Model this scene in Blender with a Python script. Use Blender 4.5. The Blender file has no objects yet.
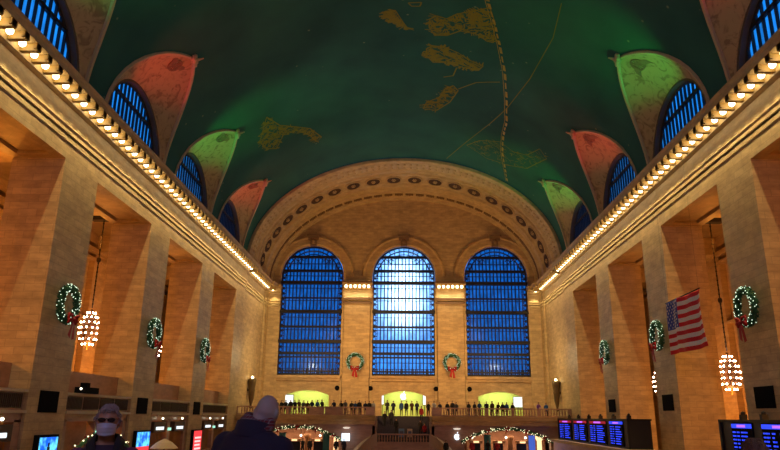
import bpy, bmesh, math, random
from mathutils import Vector, Matrix, noise
random.seed(7)
PI = math.pi
sc = bpy.context.scene
COL = sc.collection
# ------------------------------------------------------------ dimensions (metres)
W = 18.3            # half width of the hall
D = 88.7            # the end wall
YA = 74.0           # front of the end arch
YB = -16.0          # wall behind
PB = 12.7           # bay length
HW = 4.39           # half width of an opening
ZL = 19.3           # lintel
ZS = 23.2           # spring of the vault
RZ = 12.9           # rise of the vault
XR = 21.2           # back of the piers
XB = 29.0           # back of the aisles
ZA = 22.0           # aisle ceiling
ZD = 6.15           # balcony deck
LZ = 4.36           # west stair landing
def YC(k): return 66.61 - PB * k

# ------------------------------------------------------------ materials
MATS = {}
def new_mat(name):
    m = bpy.data.materials.new(name); m.use_nodes = True
    nt = m.node_tree; b = nt.nodes['Principled BSDF']
    return m, nt, b
def plain(name, col, rough=.6, metal=0., spec=.5, emit=None, es=0.):
    if name in MATS: return MATS[name]
    m, nt, b = new_mat(name)
    b.inputs['Base Color'].default_value = (*col, 1)
    b.inputs['Roughness'].default_value = rough
    b.inputs['Metallic'].default_value = metal
    if emit:
        b.inputs['Emission Color'].default_value = (*emit, 1)
        b.inputs['Emission Strength'].default_value = es
    else:
        n = nt.nodes.new('ShaderNodeTexNoise'); n.inputs['Scale'].default_value = 9
        r = nt.nodes.new('ShaderNodeMixRGB'); r.blend_type = 'MULTIPLY'; r.inputs[0].default_value = .35
        r.inputs[1].default_value = (*col, 1)
        tc = nt.nodes.new('ShaderNodeTexCoord')
        nt.links.new(tc.outputs['Object'], n.inputs['Vector'])
        nt.links.new(n.outputs['Color'], r.inputs[2])
        nt.links.new(r.outputs[0], b.inputs['Base Color'])
    MATS[name] = m
    return m
def stone(name, c1, c2, bw=1.0, bh=.40, mort=.011, rough=.55, bump=.12, mortc=.68):
    m, nt, b = new_mat(name); N = nt.nodes; L = nt.links
    g = N.new('ShaderNodeNewGeometry'); s = N.new('ShaderNodeSeparateXYZ'); L.new(g.outputs['Position'], s.inputs[0])
    a = N.new('ShaderNodeMath'); a.operation = 'ADD'; L.new(s.outputs[0], a.inputs[0]); L.new(s.outputs[1], a.inputs[1])
    c = N.new('ShaderNodeCombineXYZ'); L.new(a.outputs[0], c.inputs[0]); L.new(s.outputs[2], c.inputs[1])
    br = N.new('ShaderNodeTexBrick'); L.new(c.outputs[0], br.inputs['Vector'])
    br.inputs['Scale'].default_value = 1.0
    br.inputs['Brick Width'].default_value = bw; br.inputs['Row Height'].default_value = bh
    br.inputs['Mortar Size'].default_value = mort; br.inputs['Mortar Smooth'].default_value = .3
    br.inputs['Color1'].default_value = (*c1, 1); br.inputs['Color2'].default_value = (*c2, 1)
    br.inputs['Mortar'].default_value = (*[mortc * x for x in c1], 1); br.inputs['Bias'].default_value = -.1
    no = N.new('ShaderNodeTexNoise'); no.inputs['Scale'].default_value = .9; no.inputs['Detail'].default_value = 8
    no.inputs['Roughness'].default_value = .7
    mp = N.new('ShaderNodeMapping'); mp.inputs['Scale'].default_value = (1, 1, 3); L.new(g.outputs['Position'], mp.inputs[0]); L.new(mp.outputs[0], no.inputs['Vector'])
    cr = N.new('ShaderNodeValToRGB'); cr.color_ramp.elements[0].position = .3; cr.color_ramp.elements[1].position = .7
    cr.color_ramp.elements[0].color = (.62, .6, .58, 1); cr.color_ramp.elements[1].color = (1.08, 1.08, 1.08, 1)
    L.new(no.outputs['Fac'], cr.inputs[0])
    mx = N.new('ShaderNodeMixRGB'); mx.blend_type = 'MULTIPLY'; mx.inputs[0].default_value = 1
    L.new(br.outputs['Color'], mx.inputs[1]); L.new(cr.outputs[0], mx.inputs[2]); L.new(mx.outputs[0], b.inputs['Base Color'])
    bp = N.new('ShaderNodeBump'); bp.inputs['Strength'].default_value = bump; bp.inputs['Distance'].default_value = .05
    iv = N.new('ShaderNodeMath'); iv.operation = 'SUBTRACT'; iv.inputs[0].default_value = 1; L.new(br.outputs['Fac'], iv.inputs[1])
    L.new(iv.outputs[0], bp.inputs['Height']); L.new(bp.outputs[0], b.inputs['Normal'])
    b.inputs['Roughness'].default_value = rough
    MATS[name] = m; return m
STONE = stone('caen_stone', (.61, .43, .21), (.49, .34, .165), mortc=.6)
STONE2 = stone('caen_stone_fine', (.58, .40, .19), (.52, .35, .17), bw=1.6, bh=.5, mort=.008)
ORN = stone('carved_stone', (.58, .43, .21), (.55, .40, .19), bw=1.0, bh=5, mort=.006, bump=.1)
MARBLE = stone('pink_marble', (.46, .27, .19), (.42, .25, .18), bw=2.2, bh=.9, mort=.01, rough=.3, bump=.1)
FLOORM = stone('floor_marble', (.45, .36, .27), (.4, .32, .25), bw=1.2, bh=1.2, rough=.2)
BRONZE = plain('dark_bronze', (.045, .03, .02), .45, .5)
IRON = plain('dark_iron', (.02, .018, .02), .5, .3)
BRASS = plain('brass', (.5, .3, .1), .35, .8)
BLACK = plain('matt_black', (.006, .006, .008), .9)
BLACK.node_tree.nodes['Principled BSDF'].inputs['Specular IOR Level'].default_value = .1
NAVY = plain('navy_panel', (.012, .012, .02), .4)
RED = plain('ribbon_red', (.45, .01, .012), .6)
GOLD = plain('ceiling_gold', (.29, .24, .022), .8)
def emat(name, col, s):
    m, nt, b = new_mat(name); b.inputs['Base Color'].default_value = (*[c * .5 for c in col], 1)
    b.inputs['Emission Color'].default_value = (*col, 1); b.inputs['Emission Strength'].default_value = s
    MATS[name] = m; return m
BULB = emat('cornice_bulb', (1, .80, .46), 9)
CHB = emat('chandelier_bulb', (1, .60, .40), 45)
FAIRY = emat('fairy_light', (.75, 1, .72), 1.7)
WHITE_E = emat('white_lightbox', (.85, .95, 1), 1.15)
LAMP_E = emat('small_lamp', (1, .88, .62), 4)

def ceiling_mat():
    m, nt, b = new_mat('zodiac_teal'); N = nt.nodes; L = nt.links
    tc = N.new('ShaderNodeNewGeometry')
    n = N.new('ShaderNodeTexNoise'); n.inputs['Scale'].default_value = .22; n.inputs['Detail'].default_value = 7
    L.new(tc.outputs['Position'], n.inputs['Vector'])
    r = N.new('ShaderNodeValToRGB'); r.color_ramp.elements[0].position = .3; r.color_ramp.elements[1].position = .72
    r.color_ramp.elements[0].color = (.022, .092, .084, 1); r.color_ramp.elements[1].color = (.034, .145, .115, 1)
    L.new(n.outputs['Fac'], r.inputs[0])
    # faint gold stippling of the painted sky
    v = N.new('ShaderNodeTexVoronoi'); v.inputs['Scale'].default_value = .55; L.new(tc.outputs['Position'], v.inputs['Vector'])
    r2 = N.new('ShaderNodeValToRGB'); r2.color_ramp.elements[0].position = .0; r2.color_ramp.elements[1].position = .07
    r2.color_ramp.elements[0].color = (1, 1, 1, 1); r2.color_ramp.elements[1].color = (0, 0, 0, 1)
    L.new(v.outputs['Distance'], r2.inputs[0])
    mx = N.new('ShaderNodeMixRGB'); L.new(r2.outputs[0], mx.inputs[0]); L.new(r.outputs[0], mx.inputs[1]); mx.inputs[2].default_value = (.3, .35, .2, 1)
    L.new(mx.outputs[0], b.inputs['Base Color']); b.inputs['Roughness'].default_value = .8
    b.inputs['Specular IOR Level'].default_value = .15
    return m
TEAL = ceiling_mat()
def petal_mat():
    m, nt, b = new_mat('painted_lunette_ivory'); N = nt.nodes; L = nt.links
    tc = N.new('ShaderNodeNewGeometry')
    n = N.new('ShaderNodeTexNoise'); n.inputs['Scale'].default_value = 1.1; n.inputs['Detail'].default_value = 6; n.inputs['Distortion'].default_value = 2.2
    L.new(tc.outputs['Position'], n.inputs['Vector'])
    r = N.new('ShaderNodeValToRGB'); E = r.color_ramp.elements
    E[0].position = .36; E[0].color = (.26, .17, .08, 1); E[1].position = .5; E[1].color = (.44, .31, .15, 1)
    L.new(n.outputs['Fac'], r.inputs[0]); L.new(r.outputs[0], b.inputs['Base Color']); b.inputs['Roughness'].default_value = .75
    return m
PETAL = petal_mat()
PETAL_RIM = plain('lunette_rim', (.6, .46, .26), .7)
def pane_mat(name, tint, sc_=1.3, tr=.8):
    m, nt, b = new_mat(name); N = nt.nodes; L = nt.links
    N.remove(b)
    out = N['Material Output']
    tl = N.new('ShaderNodeBsdfTranslucent'); gl = N.new('ShaderNodeBsdfGlossy'); gl.inputs['Roughness'].default_value = .2
    gl.inputs['Color'].default_value = (.3, .4, .5, 1)
    g = N.new('ShaderNodeNewGeometry'); n = N.new('ShaderNodeTexNoise'); n.inputs['Scale'].default_value = sc_; n.inputs['Detail'].default_value = 5
    mp = N.new('ShaderNodeMapping'); mp.inputs['Scale'].default_value = (1.6, 1.6, .45)
    L.new(g.outputs['Position'], mp.inputs[0]); L.new(mp.outputs[0], n.inputs['Vector'])
    r = N.new('ShaderNodeValToRGB'); r.color_ramp.elements[0].position = .35; r.color_ramp.elements[1].position = .68
    r.color_ramp.elements[0].color = (*[.45 * t for t in tint], 1); r.color_ramp.elements[1].color = (*tint, 1)
    L.new(n.outputs['Fac'], r.inputs[0]); L.new(r.outputs[0], tl.inputs['Color'])
    mx = N.new('ShaderNodeMixShader'); mx.inputs[0].default_value = .06
    L.new(tl.outputs[0], mx.inputs[1]); L.new(gl.outputs[0], mx.inputs[2]); L.new(mx.outputs[0], out.inputs['Surface'])
    return m
PANE = pane_mat('frosted_dusk_glass', (.75, .95, 1))
PANE_D = pane_mat('dirty_dusk_glass', (.17, .33, .42), 2.2)

# ------------------------------------------------------------ mesh helpers
class MB:
    def __init__(s): s.bm = bmesh.new()
    def box(s, x0, x1, y0, y1, z0, z1, mi=0):
        v = [s.bm.verts.new(p) for p in ((x0,y0,z0),(x1,y0,z0),(x1,y1,z0),(x0,y1,z0),(x0,y0,z1),(x1,y0,z1),(x1,y1,z1),(x0,y1,z1))]
        for f in ((0,3,2,1),(4,5,6,7),(0,1,5,4),(1,2,6,5),(2,3,7,6),(3,0,4,7)):
            fc = s.bm.faces.new([v[i] for i in f]); fc.material_index = mi
        return s
    def grid(s, rows, mi=0, closed=False, smooth=False):
        R = [[s.bm.verts.new(p) for p in r] for r in rows]
        n = len(R[0])
        for i in range(len(R) - 1):
            for j in range(n if closed else n - 1):
                a, b, c, d = R[i][j], R[i][(j+1) % n], R[i+1][(j+1) % n], R[i+1][j]
                try:
                    f = s.bm.faces.new((a, b, c, d)); f.material_index = mi; f.smooth = smooth
                except ValueError: pass
        return R
    def cap(s, ring, mi=0):
        try: f = s.bm.faces.new(ring); f.material_index = mi
        except ValueError: pass
    def tube(s, pts, r, n=6, mi=0, closed=False):
        pts = [Vector(p) for p in pts]; rs = r if isinstance(r, (list, tuple)) else [r] * len(pts)
        rows = []; up = None; m = len(pts)
        for i, p in enumerate(pts):
            if closed: t = pts[(i+1) % m] - pts[i-1]
            else: t = pts[min(i+1, m-1)] - pts[max(i-1, 0)]
            t.normalize()
            if up is None: up = Vector((0,0,1)) if abs(t.z) < .9 else Vector((1,0,0))
            a = t.cross(up); a.normalize(); b = a.cross(t); up = b
            rows.append([p + a * rs[i] * math.cos(2*PI*k/n) + b * rs[i] * math.sin(2*PI*k/n) for k in range(n)])
        if closed: rows.append(rows[0])
        R = s.grid(rows, mi, True, n > 5)
        if not closed: s.cap(R[0], mi); s.cap(R[-1][::-1], mi)
        return s
    def lathe(s, prof, cx=0, cy=0, n=16, mi=0, z0=0):
        R = s.grid([[(cx + r*math.cos(2*PI*k/n), cy + r*math.sin(2*PI*k/n), z0 + z) for k in range(n)] for r, z in prof], mi, True, True)
        s.cap(R[0][::-1], mi); s.cap(R[-1], mi); return s
    def ball(s, c, r, sub=1, mi=0):
        if not isinstance(r, (list, tuple)): r = (r, r, r)
        o = bmesh.ops.create_icosphere(s.bm, subdivisions=sub, radius=1)
        for v in o['verts']: v.co = Vector((c[0]+v.co.x*r[0], c[1]+v.co.y*r[1], c[2]+v.co.z*r[2]))
        for f in set(f for v in o['verts'] for f in v.link_faces): f.material_index = mi; f.smooth = True
        return s
    def build(s, name, mats, parent=None, loc=None, fix=True):
        if fix: bmesh.ops.recalc_face_normals(s.bm, faces=s.bm.faces)
        me = bpy.data.meshes.new(name); s.bm.to_mesh(me); s.bm.free()
        for m in (mats if isinstance(mats, (list, tuple)) else [mats]): me.materials.append(m)
        return link(name, me, parent, loc)
def link(name, me, parent=None, loc=None):
    o = bpy.data.objects.new(name, me); COL.objects.link(o)
    if parent: o.parent = parent
    if loc: o.location = loc
    return o
def plate(mb, outer, holes, fn, depth, mi=0):
    """polygon with holes in 2-D, mapped to 3-D by fn(a,b,t), t = 0..depth"""
    bm = bmesh.new(); loops = []
    for lp in [outer] + holes:
        vs = [bm.verts.new((p[0], p[1], 0)) for p in lp]; loops.append(vs)
        for i in range(len(vs)): bm.edges.new((vs[i], vs[(i+1) % len(vs)]))
    bmesh.ops.triangle_fill(bm, use_beauty=True, edges=bm.edges[:], use_dissolve=False)
    tris = [[(v.co.x, v.co.y) for v in f.verts] for f in bm.faces]
    for t in (0, depth):
        cache = {}
        for tr in tris:
            vs = []
            for p in tr:
                k = (round(p[0], 5), round(p[1], 5))
                if k not in cache: cache[k] = mb.bm.verts.new(fn(p[0], p[1], t))
                vs.append(cache[k])
            try: f = mb.bm.faces.new(vs); f.material_index = mi
            except ValueError: pass
    bm.free()
    for lp in [outer] + holes:
        mb.grid([[fn(p[0], p[1], 0) for p in lp], [fn(p[0], p[1], depth) for p in lp]], mi, True)
def root(name, loc=(0,0,0), rz=0, label=None, cat=None, group=None, kind=None):
    o = bpy.data.objects.new(name, None); COL.objects.link(o); o.location = loc; o.rotation_euler = (0, 0, rz)
    o.empty_display_size = .2
    return tag(o, label, cat, group, kind)
def tag(o, label=None, cat=None, group=None, kind=None):
    for k, v in (('label', label), ('category', cat), ('group', group), ('kind', kind)):
        if v: o[k] = v
    return o
def struct(o, label=None): o['kind'] = 'structure'; return o if not label else tag(o, label)
def copy_tree(o, parent=None, kids={}):
    c = o.copy(); COL.objects.link(c); c.parent = parent
    for ch in [x for x in KIDS(o)]: copy_tree(ch, c)
    return c
def KIDS(o): return list(o.children)
def arch_pts(cx, r, zs, n=24, rz=None):
    return [(cx + r*math.cos(PI*i/n), zs + (rz or r)*math.sin(PI*i/n)) for i in range(n+1)]

# ------------------------------------------------------------ ceiling vault
def VP(th, y, off=0):           # point on the vault, th from +x spring over the crown
    return Vector(((W-off)*math.cos(th), y, ZS + (RZ-off)*math.sin(th)))
TT = .595; HP = 5.1
def hwid(th):                    # half width of a lunette at vault angle th
    u = min(1, max(0, th / TT)); return HP * (1 - u**2.8)**.75
ceiling = struct(root('ceiling'))
mb = MB()
NT = 12
ths = [TT * i / NT for i in range(NT+1)]
for side in (1, -1):
    for k in range(0, 6):
        yc = YC(k)
        A = lambda th: (th if side > 0 else PI - th)
        for s in (-1, 1):
            rows = []
            for th in ths:
                h = hwid(th); sh = .5 * (th/TT)**2
                rows.append([VP(A(th), yc + s*(h + (PB/2 - h)*j/6) + (sh*(1-j/6))) for j in range(7)])
            mb.grid(rows, 0, False, True)
    for (a, b) in ((YC(0)+PB/2, YA+.6), (YB, YC(5)-PB/2)):
        mb.grid([[VP((t if side > 0 else PI-t), a+(b-a)*j/4) for j in range(5)] for t in ths], 0, False, True)
tops = [TT + (PI-2*TT)*i/28 for i in range(29)]
mb.grid([[VP(t, YB+(YA+.6-YB)*j/40) for j in range(41)] for t in tops], 0, False, True)
bmesh.ops.remove_doubles(mb.bm, verts=mb.bm.verts, dist=.002)
vault = mb.build('vault', TEAL, ceiling)

# painted constellations: thin gold paint lines lying on the vault
FIG = {
'horse': [(1.463,45.2),(1.435,44.7),(1.391,45.0),(1.351,44.2),(1.284,43.5),(1.218,42.7),(1.183,44.4),(1.17,47.1),(1.201,47.1),(1.252,46.4),(1.327,46.4),(1.383,47.3),(1.436,47.4),(1.463,46.4),(1.463,45.2)],
'fish': [(1.469,49.6),(1.439,49.0),(1.377,49.1),(1.311,49.8),(1.242,50.7),(1.191,50.9),(1.21,51.9),(1.285,51.9),(1.369,51.5),(1.433,51.7),(1.467,50.7),(1.469,49.6)],
'fin': [(1.317,52.1),(1.328,53.6),(1.376,54.1)],
'crab': [(1.466,60.9),(1.451,59.4),(1.382,58.1),(1.361,56.3),(1.32,55.4),(1.291,56.2),(1.325,58.8),(1.392,61.0),(1.466,60.9)],
'bull': [(2.339,55.4),(2.287,58.2),(2.197,60.1),(2.125,61.6),(2.072,64.5),(2.11,65.2),(2.137,63.1),(2.204,60.8),(2.291,60.4),(2.365,62.3),(2.423,61.0),(2.442,58.9),(2.339,55.4)],
'tuft': [(1.557,43.2),(1.502,43.1),(1.508,43.6),(1.543,43.6),(1.557,43.2)],
'triangle': [(1.662,44.6),(1.612,44.1),(1.577,45.8),(1.555,46.7),(1.613,45.8),(1.662,44.6)],
'whale': [(1.182,68.1),(1.109,65.9),(.988,64.5),(.886,65.3),(.797,64.4),(.738,61.4),(.668,62.3),(.758,67.3),(.893,69.3),(1.035,69.9),(1.182,68.1)],
}
def strip(mb, pts, w, off=.03):
    for i in range(len(pts)-1):
        (t0, y0), (t1, y1) = pts[i], pts[i+1]
        n = max(1, int(math.hypot((t1-t0)*15, y1-y0)/.8))
        P = [VP(t0+(t1-t0)*j/n, y0+(y1-y0)*j/n, off) for j in range(n+1)]
        for j in range(n):
            d = (P[j+1]-P[j]); nn = Vector((-P[j].x/W, 0, -.7)).normalized(); s = d.cross(nn).normalized()*w/2
            f = [P[j]-s, P[j]+s, P[j+1]+s, P[j+1]-s]
            mb.bm.faces.new([mb.bm.verts.new(q) for q in f])
def inside(p, poly):
    r = False; j = len(poly)-1
    for i in range(len(poly)):
        if (poly[i][1] > p[1]) != (poly[j][1] > p[1]) and p[0] < (poly[j][0]-poly[i][0])*(p[1]-poly[i][1])/(poly[j][1]-poly[i][1])+poly[i][0]: r = not r
        j = i
    return r
for nm, pts in FIG.items():
    mb = MB(); strip(mb, pts, .11 if nm not in ('whale', 'triangle') else .08)
    if len(pts) > 5:
        t0, t1 = min(p[0] for p in pts), max(p[0] for p in pts); y0, y1 = min(p[1] for p in pts), max(p[1] for p in pts)
        cnt = 0
        for q in range(4000):
            p = (random.uniform(t0, t1), random.uniform(y0, y1))
            if inside(p, pts):
                a = noise.noise(Vector((p[0]*22, p[1]*1.2, 3)))*5
                l = .5; strip(mb, [p, (p[0]+math.cos(a)*l/15, p[1]+math.sin(a)*l)], .085 if nm != 'whale' else .05)
                cnt += 1
                if cnt > (420 if nm in ('bull', 'horse', 'fish') else 160): break
    mb.build('constellation_painting', GOLD, ceiling, fix=False)
mb = MB()
Z = [(1.26,40.0),(1.229,42.1),(1.18,44.8),(1.137,47.3),(1.08,51.0),(1.031,55.3),(.989,59.7),(.982,62.7),(.952,66.6),(.895,70.4),(.843,73.6)]
for i in range(len(Z)-1):
    for j in range(3):
        a, b = (j+.15)/3, (j+.82)/3
        P = lambda u: (Z[i][0]+(Z[i+1][0]-Z[i][0])*u, Z[i][1]+(Z[i+1][1]-Z[i][1])*u)
        strip(mb, [P(a), P(b)], .26 if j != 1 else .14)
    strip(mb, [(Z[i][0]+.012, Z[i][1]), (Z[i+1][0]+.012, Z[i+1][1])], .05)
mb.build('ecliptic_band', plain('ecliptic_gold', (.55, .36, .03), .6), ceiling, fix=False)
mb = MB()
strip(mb, [(.937,39.7),(.917,43.8),(.95,50.5),(1.014,57.1),(1.079,61.3),(1.187,67.2),(1.292,73.2)], .07)
strip(mb, [(1.292,55.9),(1.206,54.0),(1.09,52.8)], .09)
mb.build('equator_line', GOLD, ceiling, fix=False)

# lunettes: the painted severies over the clerestory windows
AW = 4.65; GW = 4.42
def lunette(side, k):
    yc = YC(k); A = lambda th: (th if side > 0 else PI - th)
    mb = MB(); n = 26
    rows = []
    for i in range(n+1):
        ph = PI*i/n; c, s = math.cos(ph), math.sin(ph)
        th = TT*abs(s)**.95; u = th/TT
        h = hwid(th)*(1 if c >= 0 else -1); sh = .5*(u**2)
        G = VP(A(th), yc + h + sh)
        B = Vector((side*(W+.05), yc + AW*c, ZS + .2 + AW*.98*s))
        row = []
        for j in range(9):
            t = j/8
            p = B.lerp(G, t); p.z += .45*math.sin(PI*t)*s**.7 if s > 0 else 0
            row.append(p)
        rows.append(row)
    mb.grid(rows, 0, False, True)
    sev = mb.build('lunette_vault', PETAL, ceiling)
    rim = MB(); rim.tube([r[-1] + Vector((-side*.03, 0, -.03)) for r in rows], .13, 5); rim.build('lunette_rim', PETAL_RIM, ceiling)
    # carved ornament at the tip and a winged wheel below it
    t = VP(A(TT), yc + .5, .2); o = MB()
    for q in range(9):
        a = 2*PI*q/9; o.ball((t.x + side*.1*math.cos(a), t.y + .38*math.cos(a), t.z + .3*math.sin(a)), (.2, .2, .2), 1)
    o.ball(t, .3, 1); o.tube([t, t + Vector((-side*.6, .1, .25))], [.16, .04], 5)
    o.build('lunette_finial', PETAL_RIM, ceiling)
    r7 = rows[n//2]; c0 = r7[5]; nrm = Vector((-side*.55, 0, -.83)); tx = Vector((0, 1, 0)); ty = nrm.cross(tx)
    o = MB()
    def P(a, b, c=.1): return c0 + tx*a + ty*b + nrm*c
    for q in range(10):
        a = 2*PI*q/10; o.tube([P(0, 0), P(.5*math.cos(a), .5*math.sin(a))], .05, 4)
    o.tube([P(.5*math.cos(2*PI*q/20), .5*math.sin(2*PI*q/20)) for q in range(20)], .08, 5, closed=True)
    for s in (-1, 1):
        for q in range(5):
            o.tube([P(s*.3, .08*q-.1), P(s*(.75+.06*q), .15+.13*q), P(s*(1.0), .35+.13*q)], [.08, .06, .02], 4)
    o.build('winged_wheel_relief', plain('relief_brown', (.3, .18, .1), .7), ceiling)
    # the window itself
    w = struct(root('window_%d' % (4 + k*2 + (side > 0))))
    x0, x1 = W+.05, W+.55
    mb = MB()
    o_ = arch_pts(yc, AW, ZS+.2); i_ = arch_pts(yc, GW, ZS+.2)
    mb.grid([[(side*x0, p[0], p[1]) for p in o_], [(side*(x0+.02), p[0], p[1]) for p in i_], [(side*x1, p[0], p[1]) for p in i_]], 0, False, False)
    mb.build('window_reveal', plain('reveal_brown', (.13, .09, .06), .8), w)
    mb = MB()
    xb = side*(x1-.06)
    nb = 15
    for i in range(1, nb):
        y = -GW + 2*GW*i/nb; h = math.sqrt(max(0, GW*GW-y*y)); mb.box(xb-.08, xb+.08, yc+y-.055, yc+y+.055, ZS-.2, ZS+.2+h)
    for z, r in ((2.95, .1), (.15, .12)):
        h = math.sqrt(GW*GW-z*z); mb.box(xb-.12, xb+.12, yc-h, yc+h, ZS+.2+z-r, ZS+.2+z+r)
    mb.tube([(xb, p[0], p[1]) for p in arch_pts(yc, GW-.05, ZS+.2)], .12, 4)
    mb.build('mullion', IRON, w)
    mb = MB()
    mb.bm.faces.new([mb.bm.verts.new((side*(x1), p[0], p[1])) for p in [(yc+GW, ZS-.3)] + i_ + [(yc-GW, ZS-.3)]])
    mb.build('pane', PANE, w, fix=False)
for side in (-1, 1):
    for k in range(0, 6): lunette(side, k)

# ------------------------------------------------------------ side walls
def side_wall(side):
    wn = struct(root('wall_left' if side < 0 else 'wall_right'))
    S = lambda x0, x1: (min(side*x0, side*x1), max(side*x0, side*x1))
    # wall panels above the lintels (the clerestory openings are cut out)
    mb = MB()
    outer = [(YB, ZL), (YA, ZL), (YA, 32), (YB, 32)]
    holes = [[(YC(k)+GW+.5, ZS-.3)] + arch_pts(YC(k), AW-.02, ZS+.2) + [(YC(k)-GW-.5, ZS-.3)] for k in range(6)]
    plate(mb, outer, holes, lambda a, b, t: (side*(W+t), a, b), .45)
    mb.build('upper_wall', STONE, wn)
    x0, x1 = S(W, XR)
    for k in range(0, 7):
        a, b = 71.0-PB*k, 74.92-PB*k
        if k == 0: b = 74.0
        p = MB(); p.box(x0, x1, a, b, 0, ZL)
        p.build('pier', STONE, wn)
    p = MB(); p.box(x0, x1, YB, 71.0-PB*6, 0, ZL); p.build('pier', STONE, wn)
    for k in range(0, 6):   # lintels with sunk soffit panels
        y0, y1 = YC(k)-HW, YC(k)+HW; mb = MB()
        s0, s1 = S(W+.46, XR)
        mb.box(s0, s1, y0-.5, y1+.5, ZL+.25, ZA+.3)
        for (ra, rb, q0, q1) in ((W+.46, W+.62, y0, y1), (XR-.55, XR, y0, y1), (W+.62, XR-.55, y0, y0+.6), (W+.62, XR-.55, y1-.6, y1)):
            u0, u1 = S(ra, rb); mb.box(u0, u1, q0, q1, ZL, ZL+.3)
        u0, u1 = S(W+.75, XR-.75); mb.box(u0, u1, y0+.8, y1-.8, ZL+.12, ZL+.3)
        mb.build('lintel', STONE2, wn)
    # end section
    s0, s1 = S(W+.25, W+1.5)
    mb = MB(); mb.box(s0, s1, YA, D+1, 0, 36.6); mb.build('end_section', STONE, wn)
    s0, s1 = S(W, W+.3)
    mb = MB(); mb.box(s0, s1, 86.6, D, 0, ZS); mb.box(s0, s1, 74, 75, 0, ZL+1); mb.build('pilaster', STONE, wn)
    return wn
PROF = [(0,20.2),(.05,20.22),(.05,20.46),(.0,20.5),(.0,20.6),(.08,20.63),(.08,20.82),(.02,20.84),(.12,20.98),(.12,21.04),(.03,21.12),(.04,22.08),(.15,22.12),(.28,22.2),(.28,22.68),(1.2,22.68),(1.2,22.62),(1.24,22.9),(1.33,23.0),(1.35,23.08),(0,23.1)]
BULBS = {-1: [], 1: [], 0: []}
def cornice(side, wall):
    # runs along the side wall, steps back at the end bay, returns on the end wall
    path = [(side*W, YB), (side*W, YA+1), (side*(W+.25), YA+1), (side*(W+.25), D-2.1), (side*W, D-2.1), (side*W, D)]
    mb = MB(); rows = []
    yb = [p for p in path]
    def off(i, p):       # offset into the hall, mitred for axis-aligned steps
        x, y = path[i]
        dy = {1: p, 2: p, 3: -p, 4: -p}.get(i, 0)
        return (x - side*p, y + dy)
    for i in range(len(path)):
        rows.append([(*off(i, p), z) for p, z in PROF])
    mb.grid(rows)
    c = mb.build('cornice', ORN, wall)
    mb = MB(); y = YB + .3; n = 0
    sp = 1.02
    while y < D - .4:
        xx = W + (.25 if YA+1 < y < D-2.1 else 0)
        a, b = sorted((side*(xx-.25), side*(xx-1.12)))
        if not (YA+.8 < y < YA+2.0 or D-2.9 < y < D-1.9):
            mb.box(a, b, y-.13, y+.13, 22.3, 22.68)
            a2, b2 = sorted((side*(xx-1.12), side*(xx-1.0)))
            mb.box(a2, b2, y-.22, y+.22, 22.38, 22.68)
            if y + sp/2 > 4: BULBS[side].append((side*(xx-.62), y+sp/2, 22.46))
        y += sp
    mb.build('modillion_row', plain('gilt_stone', (.46,.30,.09), .5), wall)
WL = side_wall(-1); WR = side_wall(1)
cornice(-1, WL); cornice(1, WR)

# ------------------------------------------------------------ the end wall
WX = (-12.53, 0, 12.53)       # window centres
WA = 4.28; WSP = 24.5; SILL = 11.2
wall_end = struct(root('wall_end'))
mb = MB()
outer = [(-W-1, 0), (W+1, 0)] + [((W+.3)*math.cos(PI*i/40), ZS+(RZ+.4)*math.sin(PI*i/40)) for i in range(41)]
holes = []
for cx in WX:
    holes.append([(cx+WA, SILL)] + arch_pts(cx, WA, WSP) + [(cx-WA, SILL)])
DX = (-12.55, 0.05, 12.55)
def seg_arch(cx, hw, z0, zs, rise, n=14):
    R = (hw*hw+rise*rise)/(2*rise); a0 = math.asin(hw/R)
    return [(cx+hw, z0)] + [(cx+R*math.sin(a0-2*a0*i/n), zs+rise-R+R*math.cos(a0-2*a0*i/n)) for i in range(n+1)] + [(cx-hw, z0)]
for cx in DX: holes.append(seg_arch(cx, 3.0, ZD+.02, 8.75, .65))
plate(mb, outer, holes, lambda a, b, t: (a, D+t, b), .9)
mb.build('end_wall', STONE, wall_end)
# recessed bands: piers stand slightly forward
for cx in (-6.27, 6.27):
    mb = MB(); mb.box(cx-1.75, cx+1.75, D-.3, D+.1, ZD, 22.3); mb.build('pilaster', STONE, wall_end)
CZ = .5
BROWN_SHADE = plain('brown_shade_band', (.17,.09,.04), .6)
for cx, a, b in ((-6.27, -8.22, -4.32), (6.27, 4.32, 8.22)):
    mb = MB(); rows = []
    for (x, y, sx, sy) in ((a, D, -1, 0), (a, D-.3, -1, -1), (b, D-.3, 1, -1), (b, D, 1, 0)):
        rows.append([(x + sx*0.08*p, y + sy*p*.8, z+CZ) for p, z in PROF[:]])
    mb.grid(rows); mb.box(a, b, D-.28, D, 20.6, 20.75)
    for q in range(7):
        x = a + .12 + (b-a-.24)*q/6; mb.box(x-.09, x+.09, D-1.12, D-.4, 22.28+CZ, 22.68+CZ)
    mb.build('capital', ORN, wall_end)
    mb = MB(); mb.box(a-.03, b+.03, D-.42, D, 20.7+CZ, 21.0+CZ); mb.box(a-.03, b+.03, D-.38, D, 20.2+CZ, 20.48+CZ); mb.box(a-.1, b+.1, D-1.42, D-.3, 22.86+CZ, 23.12+CZ)  # lower pair paints the overhang's shadow; the top band is plain brown
    mb.build('capital_shade_band', BROWN_SHADE, wall_end)
    for q in range(6):
        BULBS[0].append((a+.12+(b-a-.24)*(q+.5)/6, D-.85, 22.46+CZ))
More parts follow.
